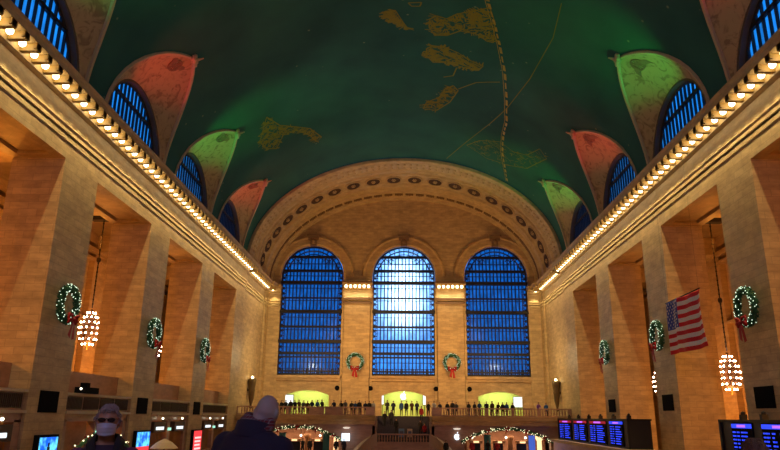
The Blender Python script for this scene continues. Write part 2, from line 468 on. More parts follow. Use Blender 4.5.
for s in (-1, 1):        # corner returns of the cornice
    mb = MB(); a, b = s*(W-.0), s*16.75
    rows = [[(b + (-s)*0.12*p, D, z) for p, z in PROF], [(b + (-s)*.12*p, D-.2-p*.7, z) for p, z in PROF], [(a, D-.2-p*.7, z) for p, z in PROF]]
    mb.grid(rows); mb.build('capital', ORN, wall_end)
    mb = MB(); x0, x1 = sorted((s*W, s*16.75)); mb.box(x0, x1, D-.2, D+.1, ZD, 22.3); mb.build('pilaster', STONE, wall_end)
for cx in WX:            # archivolt ring, keystone, sill
    mb = MB()
    prof = [(WA, 0), (WA, -.12), (WA+.25, -.3), (WA+.95, -.26), (WA+1.15, -.36), (WA+1.35, -.3), (WA+1.45, 0)]
    mb.grid([[(cx + r*math.cos(PI*i/32), D+dy, WSP + r*math.sin(PI*i/32)) for r, dy in prof] for i in range(33)], 0, False, False)
    mb.build('archivolt', STONE2, wall_end)
    mb = MB()
    zk = WSP+WA
    for q, (w_, d_, z0, z1) in enumerate(((.45, .5, zk-.1, zk+.7), (.7, .75, zk+.7, zk+1.15), (.85, .9, zk+1.15, zk+1.45))):
        mb.box(cx-w_, cx+w_, D-d_, D, z0, z1)
    mb.ball((cx, D-.7, zk+.5), (.3, .25, .4), 2)
    mb.build('keystone', plain('keystone_brown', (.25, .15, .08), .7), wall_end)
    mb = MB(); mb.box(cx-4.25, cx+4.25, D-.45, D+.3, SILL-.35, SILL); mb.box(cx-4.2, cx+4.2, D-.25, D+.3, SILL-.7, SILL-.35)
    mb.build('window_ledge', STONE2, wall_end)
    for s in (-1, 1):
        mb = MB(); mb.box(*sorted((cx+s*4.15, cx+s*4.45)), D-.12, D+.05, SILL-3.2, WSP-1.6); mb.build('window_jamb', ORN, wall_end)

# end windows
def end_window(i, cx):
    w = struct(root('window_%d' % (i+1)))
    yf = D + .45
    GR = WA - .05
    def half(z):          # half width of the opening at height z
        return GR if z <= WSP else math.sqrt(max(0, GR*GR-(z-WSP)**2))
    # outer frame
    mb = MB()
    pts = [(cx+GR, SILL)] + arch_pts(cx, GR, WSP, 28) + [(cx-GR, SILL)]
    inn = [(cx+GR-.16, SILL+.1)] + arch_pts(cx, GR-.16, WSP, 28) + [(cx-GR+.16, SILL+.1)]
    mb.grid([[(p[0], yf-.2, p[1]) for p in pts], [(p[0], yf-.2, p[1]) for p in inn], [(p[0], yf+.2, p[1]) for p in inn]], 0, True)
    # side guilloche borders
    bo = GR-.62
    for s in (-1, 1):
        mb.box(*sorted((cx+s*bo, cx+s*(bo-.1))), yf-.15, yf+.1, SILL, WSP+2.0)
        z = SILL+.5
        while z < WSP+.3:
            c = (cx+s*(bo+.3), yf-.05, z)
            mb.tube([(c[0]+.2*math.cos(2*PI*q/10), c[1], c[2]+.27*math.sin(2*PI*q/10)) for q in range(10)], .05, 4, closed=True)
            mb.box(c[0]-.3, c[0]+.3, yf-.1, yf+.05, z+.3, z+.42)
            z += .72
    mb.tube([(cx+(GR-.62)*math.cos(PI*q/28), yf-.05, WSP+(GR-.62)*math.sin(PI*q/28)) for q in range(29)], .09, 4)
    for q in range(1, 18):
        a = PI*q/18; mb.tube([(cx+r*math.cos(a), yf-.05, WSP+r*math.sin(a)) for r in (GR-.6, GR-.1)], .06, 4)
    mb.build('window_frame', BRONZE, w)
    # transoms: walkway floors and rails between the two skins of glass
    mb = MB()
    for z, t, dp in ((27.25,.32,.3),(26.3,.1,.12),(25.3,.34,.3),(24.6,.08,.1),(23.6,.42,.6),(22.9,.07,.1),(21.54,.2,.2),(21.2,.07,.1),(19.63,.42,.6),(18.9,.06,.1),(17.62,.26,.3),(17.2,.07,.1),(15.63,.46,.6),(14.9,.06,.1),(14.1,.34,.3),(13.6,.2,.2),(12.9,.07,.1),(11.75,.2,.3),(12.1,.06,.1)):
        h = min(half(z), half(z+t/2)); mb.box(cx-h, cx+h, yf-dp, yf+.1, z-t/2, z+t/2)
    mb.box(cx-GR, cx+GR, yf-.1, yf+.1, SILL, SILL+.3)
    x = cx-GR+.5
    while x < cx+GR-.4:
        mb.box(x-.05, x+.05, yf-.15, yf, SILL+.2, SILL+.9); x += .28
    mb.build('transom', IRON, w)
    mb = MB(); n = 15; sp = 2*bo/n
    for q in range(1, n):
        x = -bo + sp*q; h = WSP + math.sqrt(max(0, bo*bo-x*x)) - .1
        if h > 27.1: h = 27.1
        mb.box(cx+x-.08, cx+x+.08, yf-.08, yf+.06, SILL, h)
    # fan tracery in the crown
    for q in range(9):
        a = PI*(.22+.56*q/8); mb.tube([(cx+r*math.cos(a)*1.0, yf-.04, 24.9+r*math.sin(a)) for r in (2.3, 3.3)], .06, 4)
    mb.tube([(cx+2.75*math.cos(PI*q/16), yf-.04, 24.95+2.7*math.sin(PI*q/16)) for q in range(3, 14)], .06, 4)
    mb.build('mullion', IRON, w)
    mb = MB()
    P2 = [(cx+GR, SILL)] + arch_pts(cx, GR, WSP, 28) + [(cx-GR, SILL)]
    mb.bm.faces.new([mb.bm.verts.new((p[0], yf+.3, p[1])) for p in P2])
    mb.build('pane', PANE if i == 1 else PANE_D, w, fix=False)
for i, cx in enumerate(WX): end_window(i, cx)

# the deep arch over the end wall
end_arch = struct(root('trim_1'))
AP = [(YA-.02,.02),(YA,.35),(YA+.5,.5),(YA+.8,.42),(YA+2.6,.42),(YA+2.8,.62),(YA+3.3,.62),(YA+3.5,.25),(YA+4.6,.2),(YA+4.7,.4),(YA+5.0,.4),(YA+5.15,.12),(YA+8.9,.12),(YA+9.0,.4),(YA+9.4,.4),(YA+9.6,.18),(YA+11.2,.18),(YA+11.3,.45),(YA+11.7,.45),(YA+11.8,.15),(YA+14.0,.15),(YA+14.1,.45),(D+.3,.45)]
mb = MB()
def AE(th, y, o): return ((W+.1-o)*math.cos(th), y, ZS-.1 + (RZ+.05-o)*math.sin(th))
mb.grid([[AE(PI*i/64, y, o+.1) for y, o in AP] for i in range(65)])
mb.build('arch_soffit', ORN, end_arch)
NR = 21
for i in range(1, NR):       # rosettes in the wide band
    th0 = PI*i/NR
    # even spacing along the ellipse
    c = Vector(AE(th0, YA+7.0, .3)); tx = (Vector(AE(th0+.01, YA+7, .3))-Vector(AE(th0-.01, YA+7, .3))).normalized(); ny = Vector((0,1,0)); nn = tx.cross(ny)
    if nn.z > 0: nn = -nn
    mb = MB(); P = lambda a, b, c_: c + tx*a + ny*b + nn*c_
    for rr, tr, hh in ((.8, .1, .02),):
        mb.tube([P(1.2*rr*math.cos(2*PI*q/20), 1.7*rr*math.sin(2*PI*q/20), hh+.03) for q in range(20)], tr, 5, closed=True)
    for q in range(6):
        a = 2*PI*q/6; mb.ball(P(.22*math.cos(a), .4*math.sin(a), .06), (.09,.14,.08), 1)
    mb.ball(P(0,0,.12), (.16,.2,.16), 1)
    mb.build('rosette', ORN, end_arch)
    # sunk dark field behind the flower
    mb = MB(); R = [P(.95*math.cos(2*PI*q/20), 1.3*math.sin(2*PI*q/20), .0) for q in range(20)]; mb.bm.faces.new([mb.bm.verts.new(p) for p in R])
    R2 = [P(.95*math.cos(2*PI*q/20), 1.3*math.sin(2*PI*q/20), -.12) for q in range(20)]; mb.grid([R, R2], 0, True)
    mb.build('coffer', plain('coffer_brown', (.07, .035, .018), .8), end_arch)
NB = 72
mb = MB()
for i in range(1, NB):       # running leaf ornament near the front and brackets near the wall
    th = PI*i/NB
    for (y, o, r) in ((YA+1.15, .52, .2), (YA+2.1, .52, .17), (YA+4.1, .28, .13)):
        mb.ball(AE(th, y, o), (r, r*1.5, r), 1)
mb.build('leaf_moulding', ORN, end_arch)
mb = MB()
for i in range(1, 39):
    th = PI*i/39; c = Vector(AE(th, YA+12.9, .3)); tx = (Vector(AE(th+.01, 0, .3))-Vector(AE(th-.01, 0, .3))).normalized()
    for q in range(-2, 3): mb.ball(c + tx*q*.22, (.13, .7-.1*abs(q), .13), 1)
mb.build('bracket_moulding', plain('bracket_brown', (.19,.11,.055), .8), end_arch)

# ------------------------------------------------------------ floor, aisles, back wall
mb = MB(); mb.box(-XB-1, XB+1, YB-1, D+12, -.4, 0); struct(mb.build('floor', FLOORM))
mb = MB(); mb.box(-XB-1, XB+1, YB-1, YB, 0, 37); struct(mb.build('wall_back', STONE))
for side in (-1, 1):
    par = root('wall_aisle_left' if side < 0 else 'wall_aisle_right', kind='structure')
    a, b = sorted((side*XB, side*(XB+.8)))
    mb = MB(); mb.box(a, b, YB, D, 0, ZA+.6)
    for k in range(-1, 7):
        for q in (-1, 1):
            yy = YC(k) + q*PB/2*1.0
            a2, b2 = sorted((side*(XB-.5), side*(XB+.1)))
            if q > 0: mb.box(a2, b2, yy-1.4, yy+1.4, 0, ZA)
    for (ya, yb_) in ((D, D+.6), (YB-.6, YB)):
        a3, b3 = sorted((side*(W+.5), side*(XB+.8))); mb.box(a3, b3, ya, yb_, 0, ZA+.6)
    mb.build('outer_wall', STONE2, par)
    mb = MB(); a, b = sorted((side*(XR-1), side*(XB+.8))); mb.box(a, b, YB, D, ZA, ZA+.4)
    for k in range(-1, 7):
        yy = YC(k)+PB/2
        a2, b2 = sorted((side*(XR), side*XB)); mb.box(a2, b2, yy-1.5, yy+1.5, ZA-1.6, ZA)
    for xq in (XR+.3, XB-.3):
        a2, b2 = sorted((side*(xq-.3), side*(xq+.3))); mb.box(a2, b2, YB, D, ZA-.9, ZA)
    mb.build('aisle_ceiling', STONE2, par)
    mb = MB()
    for (p, z0, z1) in ((.35, 20.2, 20.6), (.2, 19.6, 19.8), (.25, 8.6, 9.0), (.15, 14.2, 14.4)):
        a2, b2 = sorted((side*(XB-p-.5), side*XB)); mb.box(a2, b2, YB, D, z0, z1)
    mb.build('string_course', STONE2, par)
    for k in range(0, 5):     # tall dark slot windows in the outer wall
        mb = MB(); a2, b2 = sorted((side*(XB-.12), side*(XB+.1)))
        yw = YC(k)-3.1 if side > 0 else YC(k)
        mb.box(a2, b2, yw-.75, yw+.75, 2 if side > 0 else 18.2, 19.4)
        mb.build('slot_window', plain('night_glass', (.02,.03,.07), .25), par)
# ------------------------------------------------------------ lights
def light(name, kind, loc, power, col, size=.3, target=None, spot=None, blend=.6, size_y=None, spread=None):
    l = bpy.data.lights.new(name, kind); l.energy = power; l.color = col
    if kind == 'AREA':
        l.size = size
        if size_y: l.shape = 'RECTANGLE'; l.size_y = size_y
        if spread: l.spread = spread
    else: l.shadow_soft_size = size
    if kind == 'SPOT': l.spot_size = spot; l.spot_blend = blend
    o = bpy.data.objects.new(name, l); COL.objects.link(o); o.location = loc
    if target:
        o.rotation_euler = (Vector(target)-Vector(loc)).to_track_quat('-Z', 'Y').to_euler()
    return o
# cornice lamps: one bare bulb between every two brackets
mb = MB(); mb.ball((0,0,0), (.17,.17,.19), 2); BM = mb.build('cornice_bulb', BULB)
bulb_me = BM.data; bpy.data.objects.remove(BM)
for s, lab in ((-1, 'bare glowing bulb under the long cornice above the piers of the left wall'), (1, 'bare glowing bulb under the long cornice above the piers of the right wall'), (0, 'bare glowing bulb in a pier capital between two tall end windows')):
    for p in BULBS[s]:
        o = link('cornice_bulb', bulb_me, None, p)
        tag(o, lab, 'light bulb', {-1: 'bulbs along the left cornice', 1: 'bulbs along the right cornice', 0: 'bulbs in the capitals of the end wall'}[s])

# chandeliers
def chandelier(x, y, zc, label):
    r = root('chandelier', (x, y, zc), 0, label, 'chandelier')
    mb = MB(); mb.box(-.9, .9, -.35, .35, 20.1-zc,20.5-zc); mb.box(-.75, .75, -.25, .25, 20.5-zc,ZA-zc)
    mb.build('winch_canopy', NAVY, r)
    mb = MB(); mb.tube([(0,0,1.6), (0,0,20.2-zc)], .045, 6)
    z = 1.9
    while z < 20-zc: mb.ball((0,0,z), (.075,.075,.11), 1); z += .34
    mb.ball((0,0,5.2), (.16,.16,.22), 2)
    mb.build('chain', BRONZE, r)
    S_ = .86
    tiers = [(.34,1.42,8),(.58,1.05,9),(.80,.62,10),(.92,.16,11),(.90,-.32,11),(.74,-.78,9),(.45,-1.2,8)]
    mb = MB(); mb.lathe([(p*.68, q*S_) for p, q in [(.04,1.75),(.14,1.7),(.1,1.55),(.22,1.45),(.42,1.1),(.6,.65),(.7,.15),(.68,-.35),(.54,-.8),(.3,-1.15),(.12,-1.3),(.05,-1.55),(.01,-1.6)]], n=20)
    tiers = [(a*.7, b*S_, c) for a, b, c in tiers]
    for rr, z, n in tiers: mb.tube([(rr*math.cos(2*PI*q/24), rr*math.sin(2*PI*q/24), z-.06) for q in range(24)], .035, 5, closed=True)
    mb.build('globe_body', plain('globe_bronze', (.14,.08,.035), .4, .6), r)
    for rr, z, n in tiers:
        for q in range(n):
            a = 2*PI*(q+.5*(n % 2))/n
            link('bulb', chb_me, r, ((rr+.06)*math.cos(a), (rr+.06)*math.sin(a), z))
    return r
mb = MB(); mb.ball((0,0,0), (.055,.055,.065), 1); t_ = mb.build('bulb', CHB); chb_me = t_.data; bpy.data.objects.remove(t_)
CL = {(-1,1): 'globe chandelier of bare bulbs in the left opening, behind the masked woman',
      (-1,0): 'globe chandelier of bare bulbs half hidden behind the pier of the second left wreath',
      (1,1): 'globe chandelier of bare bulbs hanging between the flag and the near right wreath',
      (1,0): 'globe chandelier of bare bulbs glimpsed beside the pier left of the flag'}
for s in (-1, 1):
    for k in (1, 0):
        chandelier(s*22.75, YC(k)-6.35, 11.85 if s < 0 else 9.1, CL[(s, k)])

# wreaths
def wreath_parts():
    rnd = random.Random(3)
    mb = MB()
    for i in range(1500):
        a = rnd.uniform(0, 2*PI); b = rnd.uniform(0, 2*PI); R = .80; rr = .09 + .05*rnd.random()
        c = Vector(((R+rr*math.cos(b))*math.cos(a), rr*math.sin(b), (R+rr*math.cos(b))*math.sin(a)))
        d = Vector((math.cos(b)*math.cos(a), math.sin(b), math.cos(b)*math.sin(a))) + Vector((rnd.uniform(-.8,.8), rnd.uniform(-.8,.8), rnd.uniform(-.8,.8)))
        d.normalize(); l = rnd.uniform(.08, .15); s = d.cross(Vector((rnd.random(), rnd.random(), rnd.random()))).normalized()*.035
        mb.bm.faces.new([mb.bm.verts.new(p) for p in (c-s, c+s, c+d*l)])
    mb.tube([(.8*math.cos(2*PI*q/28), 0, .8*math.sin(2*PI*q/28)) for q in range(28)], .11, 8, closed=True)
    fol = mb.build('foliage', plain('fir_green', (.045, .17, .07), .7), fix=False)
    mb = MB()
    for i in range(96):
        a = 2*PI*i/96; b = rnd.uniform(PI*.85, PI*2.15); rr = .20
        mb.ball(((.8+rr*math.cos(b))*math.cos(a), rr*math.sin(b), (.8+rr*math.cos(b))*math.sin(a)), .022, 1)
    fl = mb.build('fairy_lights', FAIRY); 
    mb = MB()
    for s in (-1, 1):
        for q in (0, 1):
            mb.tube([(0,-.3,-.72), (s*.22,-.38,-.55+.0*q-.2*q), (s*.42,-.34,-.5-.28*q), (s*.40,-.3,-.72-.2*q), (0,-.32,-.75)], [.03,.07,.09,.07,.03], 6)
        mb.grid([[(s*.02-.08, -.34, -.75), (s*.02+.08, -.34, -.75)], [(s*.12-.1, -.38, -1.1), (s*.12+.1, -.36, -1.1)], [(s*.2-.13, -.33, -1.6-.1*s), (s*.2+.12, -.33, -1.65)]])
    mb.ball((0,-.36,-.74), .1, 2)
    bow = mb.build('bow', RED)
    return [fol, fl, bow]
WP = wreath_parts(); wreath_me = [(o.name.split('.')[0], o.data) for o in WP]
for o in WP: bpy.data.objects.remove(o)
ORD = ['nearest', 'middle', 'farthest']
def wreath(x, y, z, rz, label, sc_=1.1):
    r = root('christmas_wreath', (x, y, z), rz, label, 'wreath', 'christmas wreaths on the piers'); r.scale = (sc_,)*3
    for n, me in wreath_me:
        o = link(n, me, r)
        if n == 'fairy_lights': o['kind'] = 'stuff'
wl = ['lit fir wreath with red bow on the left pier above the masked woman', 'lit fir wreath with red bow on the middle pier of the left wall', 'lit fir wreath with red bow on the left pier next before the end wall']
wr = ['lit fir wreath with red bow on the right pier beside the chandelier', 'lit fir wreath with red bow on the right pier directly behind the flag', 'lit fir wreath with red bow on the right pier above the long departure board']
for i, k in enumerate((3, 2, 1)):
    yy = 72.96 - PB*k
    wreath(-W+.32, yy, 11.65, PI/2, wl[i]); wreath(W-.32, yy, 11.75, -PI/2, wr[i])
wreath(-6.35, D-.62, 12.95, 0, 'lit fir wreath with red bow between the left and centre end windows', 1.2)
wreath(6.35, D-.62, 12.95, 0, 'lit fir wreath with red bow between the centre and right end windows', 1.2)

# dark vent grilles low on the piers
vm = MB(); vm.box(-.92, .92, -.06, 0, -.54, .54)
for q in range(9): vm.box(-.85, .85, -.09, -.05, -.47+.105*q, -.41+.105*q)
v0 = vm.build('vent_grille', BLACK); vme = v0.data; bpy.data.objects.remove(v0)
vl = ['square black grille on the left pier under the wreath nearest the masked woman', 'square black grille low on the middle pier of the left wall', 'square black grille on the left pier next before the end wall']
vr = ['square black grille on the right pier beside the near departure board', 'square black grille on the right pier under the flag', 'square black grille on the right pier just above the long departure board']
for i, k in enumerate((3, 2, 1)):
    yy = 72.96 - PB*k
    for s, lb in ((-1, vl), (1, vr)):
        o = link('vent_grille', vme, None, (s*W, yy, 7.15 if s > 0 else 6.6)); o.rotation_euler = (0, 0, -s*PI/2)
        tag(o, lb[i], 'vent', 'black grilles on the piers')
# ------------------------------------------------------------ screens and boards
def uvgrid_screen(name, col_a, col_b, s): 
    m, nt, b = new_mat(name); N = nt.nodes; L = nt.links
    tc = N.new('ShaderNodeTexCoord'); n = N.new('ShaderNodeTexNoise'); n.inputs['Scale'].default_value = 2.2; n.inputs['Detail'].default_value = 3
    L.new(tc.outputs['Object'], n.inputs['Vector']); r = N.new('ShaderNodeValToRGB'); r.color_ramp.elements[0].position = .42; r.color_ramp.elements[1].position = .6
    r.color_ramp.elements[0].color = (*col_a, 1); r.color_ramp.elements[1].color = (*col_b, 1); L.new(n.outputs['Fac'], r.inputs[0])
    L.new(r.outputs[0], b.inputs['Emission Color']); b.inputs['Emission Strength'].default_value = s; b.inputs['Base Color'].default_value = (.01,.01,.02,1)
    return m
SCB = uvgrid_screen('advert_blue', (.0, .12, .9), (.15, .75, 1), 1.2)
SCR = emat('advert_red', (.95, .05, .06), 1.0)
SCW = emat('advert_text', (1, .75, .75), .9)
BTX = emat('board_blue_text', (.02, .06, 1), 1.15)
BRD_ = emat('board_red_band', (.5, .01, .04), .5)
BPK = emat('board_violet_text', (.45, .12, 1), 1.3)
def ad_screen(y, z, w, h, style, label):
    r = root('advert_screen', (-W, y, z), PI/2, label, 'screen')
    mb = MB(); mb.box(-w/2, w/2, -.25, 0, -h/2, h/2); mb.build('casing', BLACK, r)
    mb = MB()
    if style == 'blue':
        mb.box(-w/2+.12, w/2-.12, -.28, -.24, -h/2+.12, h/2-.12, 0)
        mb.box(-.12, .12, -.3, -.27, -.25, .2, 1); mb.ball((0, -.29, .3), (.1,.02,.12), 1, 1)
    elif style == 'mix':
        mb.box(-w/2+.1, w/2-.1, -.28, -.24, .0, h/2-.1, 0); mb.box(-w/2+.1, w/2-.1, -.28, -.24, -h/2+.1, 0, 1)
    else:
        mb.box(-w/2+.1, w/2-.1, -.28, -.24, -h/2+.1, h/2-.1, 1)
        for q in range(7): mb.box(-w/2+.35, w/2-.35-.1*(q % 3), -.3, -.27, h/2-.75-.3*q, h/2-.6-.3*q, 2)
    mb.build('display', [SCB, plain('figure_navy', (.01,.02,.1), .5) if style == 'blue' else SCR, SCW], r)
ad_screen(35.0, 4.2, 2.0, 1.55, 'blue', 'glowing blue advert screen low on the left pier beside the masked woman')
ad_screen(47.8, 3.9, 2.5, 2.1, 'mix', 'advert screen half blue and half red on the middle left pier')
ad_screen(60.5, 3.75, 2.4, 2.1, 'red', 'red advert screen with pale text on the left pier before the suited man')

# ticket offices between the left piers
TG = plain('ticket_grille_bronze', (.10, .06, .035), .5, .4)
PINK = stone('warm_panel', (.50, .26, .15), (.46, .24, .14), bw=3, bh=1.5, mort=.004)
for k in range(0, 4):
    yc = YC(k); y0, y1 = yc-HW+.02, yc+HW-.02
    names = {0: 'farthest left opening, nearest the end wall', 1: 'third left opening behind the suited man', 2: 'left opening behind the masked woman', 3: 'opening left of the blue advert screen'}
    r = root('ticket_office', (-W-.15, yc, 0), PI/2, 'stone and bronze ticket office front filling the ' + names[k], 'ticket office')
    h = HW - .02
    mb = MB(); mb.box(-h, h, 0, .5, 0, 3.0); mb.box(-h, h, 0, .5, 5.6, 6.15); mb.box(-h, h, .05, .4, 6.1, 7.05)
    for x in (-h+.3, 0, h-.3): mb.box(x-.3, x+.3, 0, .5, 2.9, 5.7)
    mb.build('stone_front', MARBLE, r)
    mb = MB(); mb.box(-h, h, -.22, .5, 6.02, 6.16); mb.box(-h, h, -.15, .5, 7.0, 7.14); mb.build('ledge_moulding', plain('pale_ledge', (.62,.5,.33), .5), r)
    mb = MB()
    for q in range(4):
        a = -h+.15+q*(2*h-.1)/4; b = a + (2*h-.1)/4 - .25; mb.box(a, b, 0, .06, 6.25, 6.95)
        for t in range(12): mb.box(a+(b-a)*(t+.3)/12, a+(b-a)*(t+.6)/12, -.05, .02, 6.3, 6.9)
    mb.build('bronze_grille', TG, r)
    mb = MB(); mb.box(-h, h, .9, 1.0, 7.1, 8.4); mb.build('upper_panel', PINK, r)
    mb = MB(); mb.box(-h, h, 1.0, 1.4, 3.0, 5.6); mb.build('inner_wall', PINK, r)
    for x in ((-h/2-.1, h/2+.1) if k != 2 else ()):
        mb = MB(); mb.box(x-1.25, x+1.25, -.14, .4, 4.75, 5.5); w_ = mb.build('sign_box', TG, r)
        mb = MB(); mb.box(x-.8, x+.8, -.17, -.13, 4.92, 5.14); mb.build('lit_sign', WHITE_E, w_)
        mb = MB(); mb.ball((x, -.3, 5.75), .085, 2); mb.tube([(x, 0, 5.95), (x, -.3, 5.95), (x, -.3, 5.8)], .03, 5, 1); mb.build('window_lamp', [LAMP_E, BRASS], r)
        mb = MB()
        for t in range(9): mb.tube([(x-1.2+.3*t, .15, 3.0), (x-1.2+.3*t, .15, 4.75)], .03, 4)
        mb.build('window_bars', BRASS, r)
    mb = MB(); mb.box(-.2, .2, -.16, -.02, 4.85, 5.05); mb.build('small_sign', emat('greenish_sign', (.35,.8,.6), 1.2), r)
mb = MB(); mb.box(-.9, .9, -.3, .3, 0, .35); mb.box(-.5,-.1,-.2,.2,.35,.6); mb.ball((-.97,-.1,.25), .07, 1, 1)
o = mb.build('floodlight_box', [BLACK, LAMP_E], None, (-W-.1, YC(2)-2.0, 7.14)); o.rotation_euler = (0,0,PI/2)
tag(o, 'low black floodlight box on the ledge above the masked woman', 'floodlight')

# ticket hall structure on the right, carrying the two departure boards
r = root('board_counter', (0,0,0), 0, 'long low stone counter building under the departure boards', 'counter building')
mb = MB(); mb.box(15.9, W-.02, 38.5, 73.8, 0, 3.7); mb.box(15.9, W-.02, 22, 36.6, 0, 3.7); mb.build('stone_body', MARBLE, r)
mb = MB(); mb.box(15.6, W-.02, 38.3, 73.9, 3.7, 3.95); mb.box(15.6, W-.02, 21.8, 36.9, 3.7, 3.95); mb.build('coping', STONE2, r)
def board(y0, y1, cols, label):
    r = root('departure_board', (16.35, (y0+y1)/2, 3.95), -PI/2, label, 'departure board')
    L = (y1-y0)/2; H = 2.1
    mb = MB(); mb.box(-L, L, .05, 1.7, 0, H); mb.build('cabinet', NAVY, r)
    mb = MB(); mb.box(-L-.08, L+.08, -.05, 1.75, H-.12, H+.0); mb.box(-L-.08, L+.08, -.05, .1, 0, .12)
    for s in (-1, 1): mb.box(s*L-.08, s*L+.08, -.05, .1, 0, H)
    for q in range(9): mb.box(-L-.1, -L+.0, .15+.17*q, .22+.17*q, .1, H-.15)
    mb.build('bezel', IRON, r)
    rnd = random.Random(int(y0))
    for a, b, red in cols:
        mb = MB()
        xa, xb = -L + 2*L*a, -L + 2*L*b
        mb.box(xa, xb, 0, .06, .12, H-.15, 0)
        z = H-.36
        mb.box(xa+.05, xb-.05, -.02, .01, z-.04, z+.16, 1 if red else 2)
        mb.box(xa+(xb-xa)*.3, xb-(xb-xa)*.3, -.04, 0, z+.0, z+.12, 3)
        z -= .2
        while z > .3:
            x = xa + .1
            for f0, f1 in ((.04,.2),(.26,.34),(.46,.82)):
                p0, p1 = xa+(xb-xa)*f0, xa+(xb-xa)*f1*rnd.uniform(.9,1.1)
                x = p0
                while x < p1:
                    l = rnd.uniform(.1,.3); mb.box(x, min(x+l, p1), -.02, .01, z-.07, z, 2); x += l+.07
            z -= .175
        mb.build('display_panel', [BLACK, BRD_, BTX, BPK], r)
    for q in range(6):
        mb = MB(); x = -L+L*2*(q+.5)/6; mb.box(x-.12, x+.12, .6, .9, H, H+.25); mb.ball((x, .75, H+.3), .12, 1)
        mb.build('camera_box', IRON, r)
board(50.6, 73.0, [(.02,.25,True),(.29,.50,True),(.54,.76,True),(.80,.95,False)], 'long departure board with blue text above the far right counter')
board(24.0, 35.9, [(.1,.27,False),(.34,.62,False),(.66,.95,False)], 'departure board at the right edge above the brown-haired visitor')

# ------------------------------------------------------------ east balcony, stairs
BY = 75.2
bal = root('balcony', (0,0,0), 0, kind='structure')
mb = MB()
for x0, x1 in ((-W-.25, -3.1), (3.1, W+.25)):
    mb.box(x0, x1, BY+.15, D+.3, ZD-.6, ZD-.002); mb.box(x0, x1, BY+.1, BY+.6, ZD-1.05, ZD-.05)
mb.box(-3.1, 3.1, 81.5, D+.3, ZD-.6, ZD-.002)
mb.build('deck', MARBLE, bal)
mb = MB()
for x0, x1 in ((-W-.25, -3.1), (3.1, W+.25)):
    rows = [[(x, BY-p, z) for p, z in ((-.2,ZD-.95),(.05,ZD-.9),(.08,ZD-.55),(.3,ZD-.4),(.38,ZD-.1),(.42,ZD),(-.2,ZD+.02))] for x in (x0, x1)]
    mb.grid(rows)
mb.build('deck_moulding', STONE2, bal)
# pierced front wall under the balcony with two wide segmental arches
mb = MB(); hol = []
for cx in (-11.6, 11.3): hol.append(seg_arch(cx, 4.7, .3, 3.5, 1.25, 20))
for s, (xa, xb) in (('l', (-W-.25, -3.1)), ('r', (3.1, W+.25))):
    h = [q for q in hol if (q[0][0] < 0) == (s == 'l')]
    plate(mb, [(xa, 0), (xb, 0), (xb, ZD-.6), (xa, ZD-.6)], h, lambda a, b, t: (a, BY+.5+t, b), .8)
mb.box(-3.4, -3.0, BY+.5, D, 0, ZD-.6); mb.box(3.0, 3.4, BY+.5, D, 0, ZD-.6)
mb.build('under_wall', MARBLE, bal)
def balustrade(name, x0, x1, y, z0, par, solid=(), h=.9):
    mb = MB(); mb.box(x0, x1, y-.16, y+.16, z0, z0+.1); mb.box(x0, x1, y-.18, y+.18, z0+h-.14, z0+h)
    for a, b in solid: mb.box(a, b, y-.15, y+.15, z0+.1, z0+h-.14)
    mb.build(name+'_rail', MARBLE, par)
    mb = MB(); x = x0 + .15
    while x < x1-.1:
        if not any(a-.1 < x < b+.1 for a, b in solid):
            mb.lathe([(.05,0),(.09,.05),(.05,.1),(.1,.25),(.06,.5),(.045,.58),(.08,.66)], x, y, 6, 0, z0+.1)
        x += .3
    mb.build(name, MARBLE, par)
rl = struct(root('balustrade'))
balustrade('baluster_run', -W-.25, -3.1, BY+.05, ZD+.02, rl, [(-18.6,-18.2),(-15.7,-15.3),(-12.9,-12.5),(-10.4,-8.7),(-8.6,-6.6),(-4.1,-3.1)])
balustrade('baluster_run', 3.1, W+.25, BY+.05, ZD+.02, rl, [(3.1,4.2),(8.9,9.3),(11.8,12.1),(14.6,15.0),(17.9,18.6)])
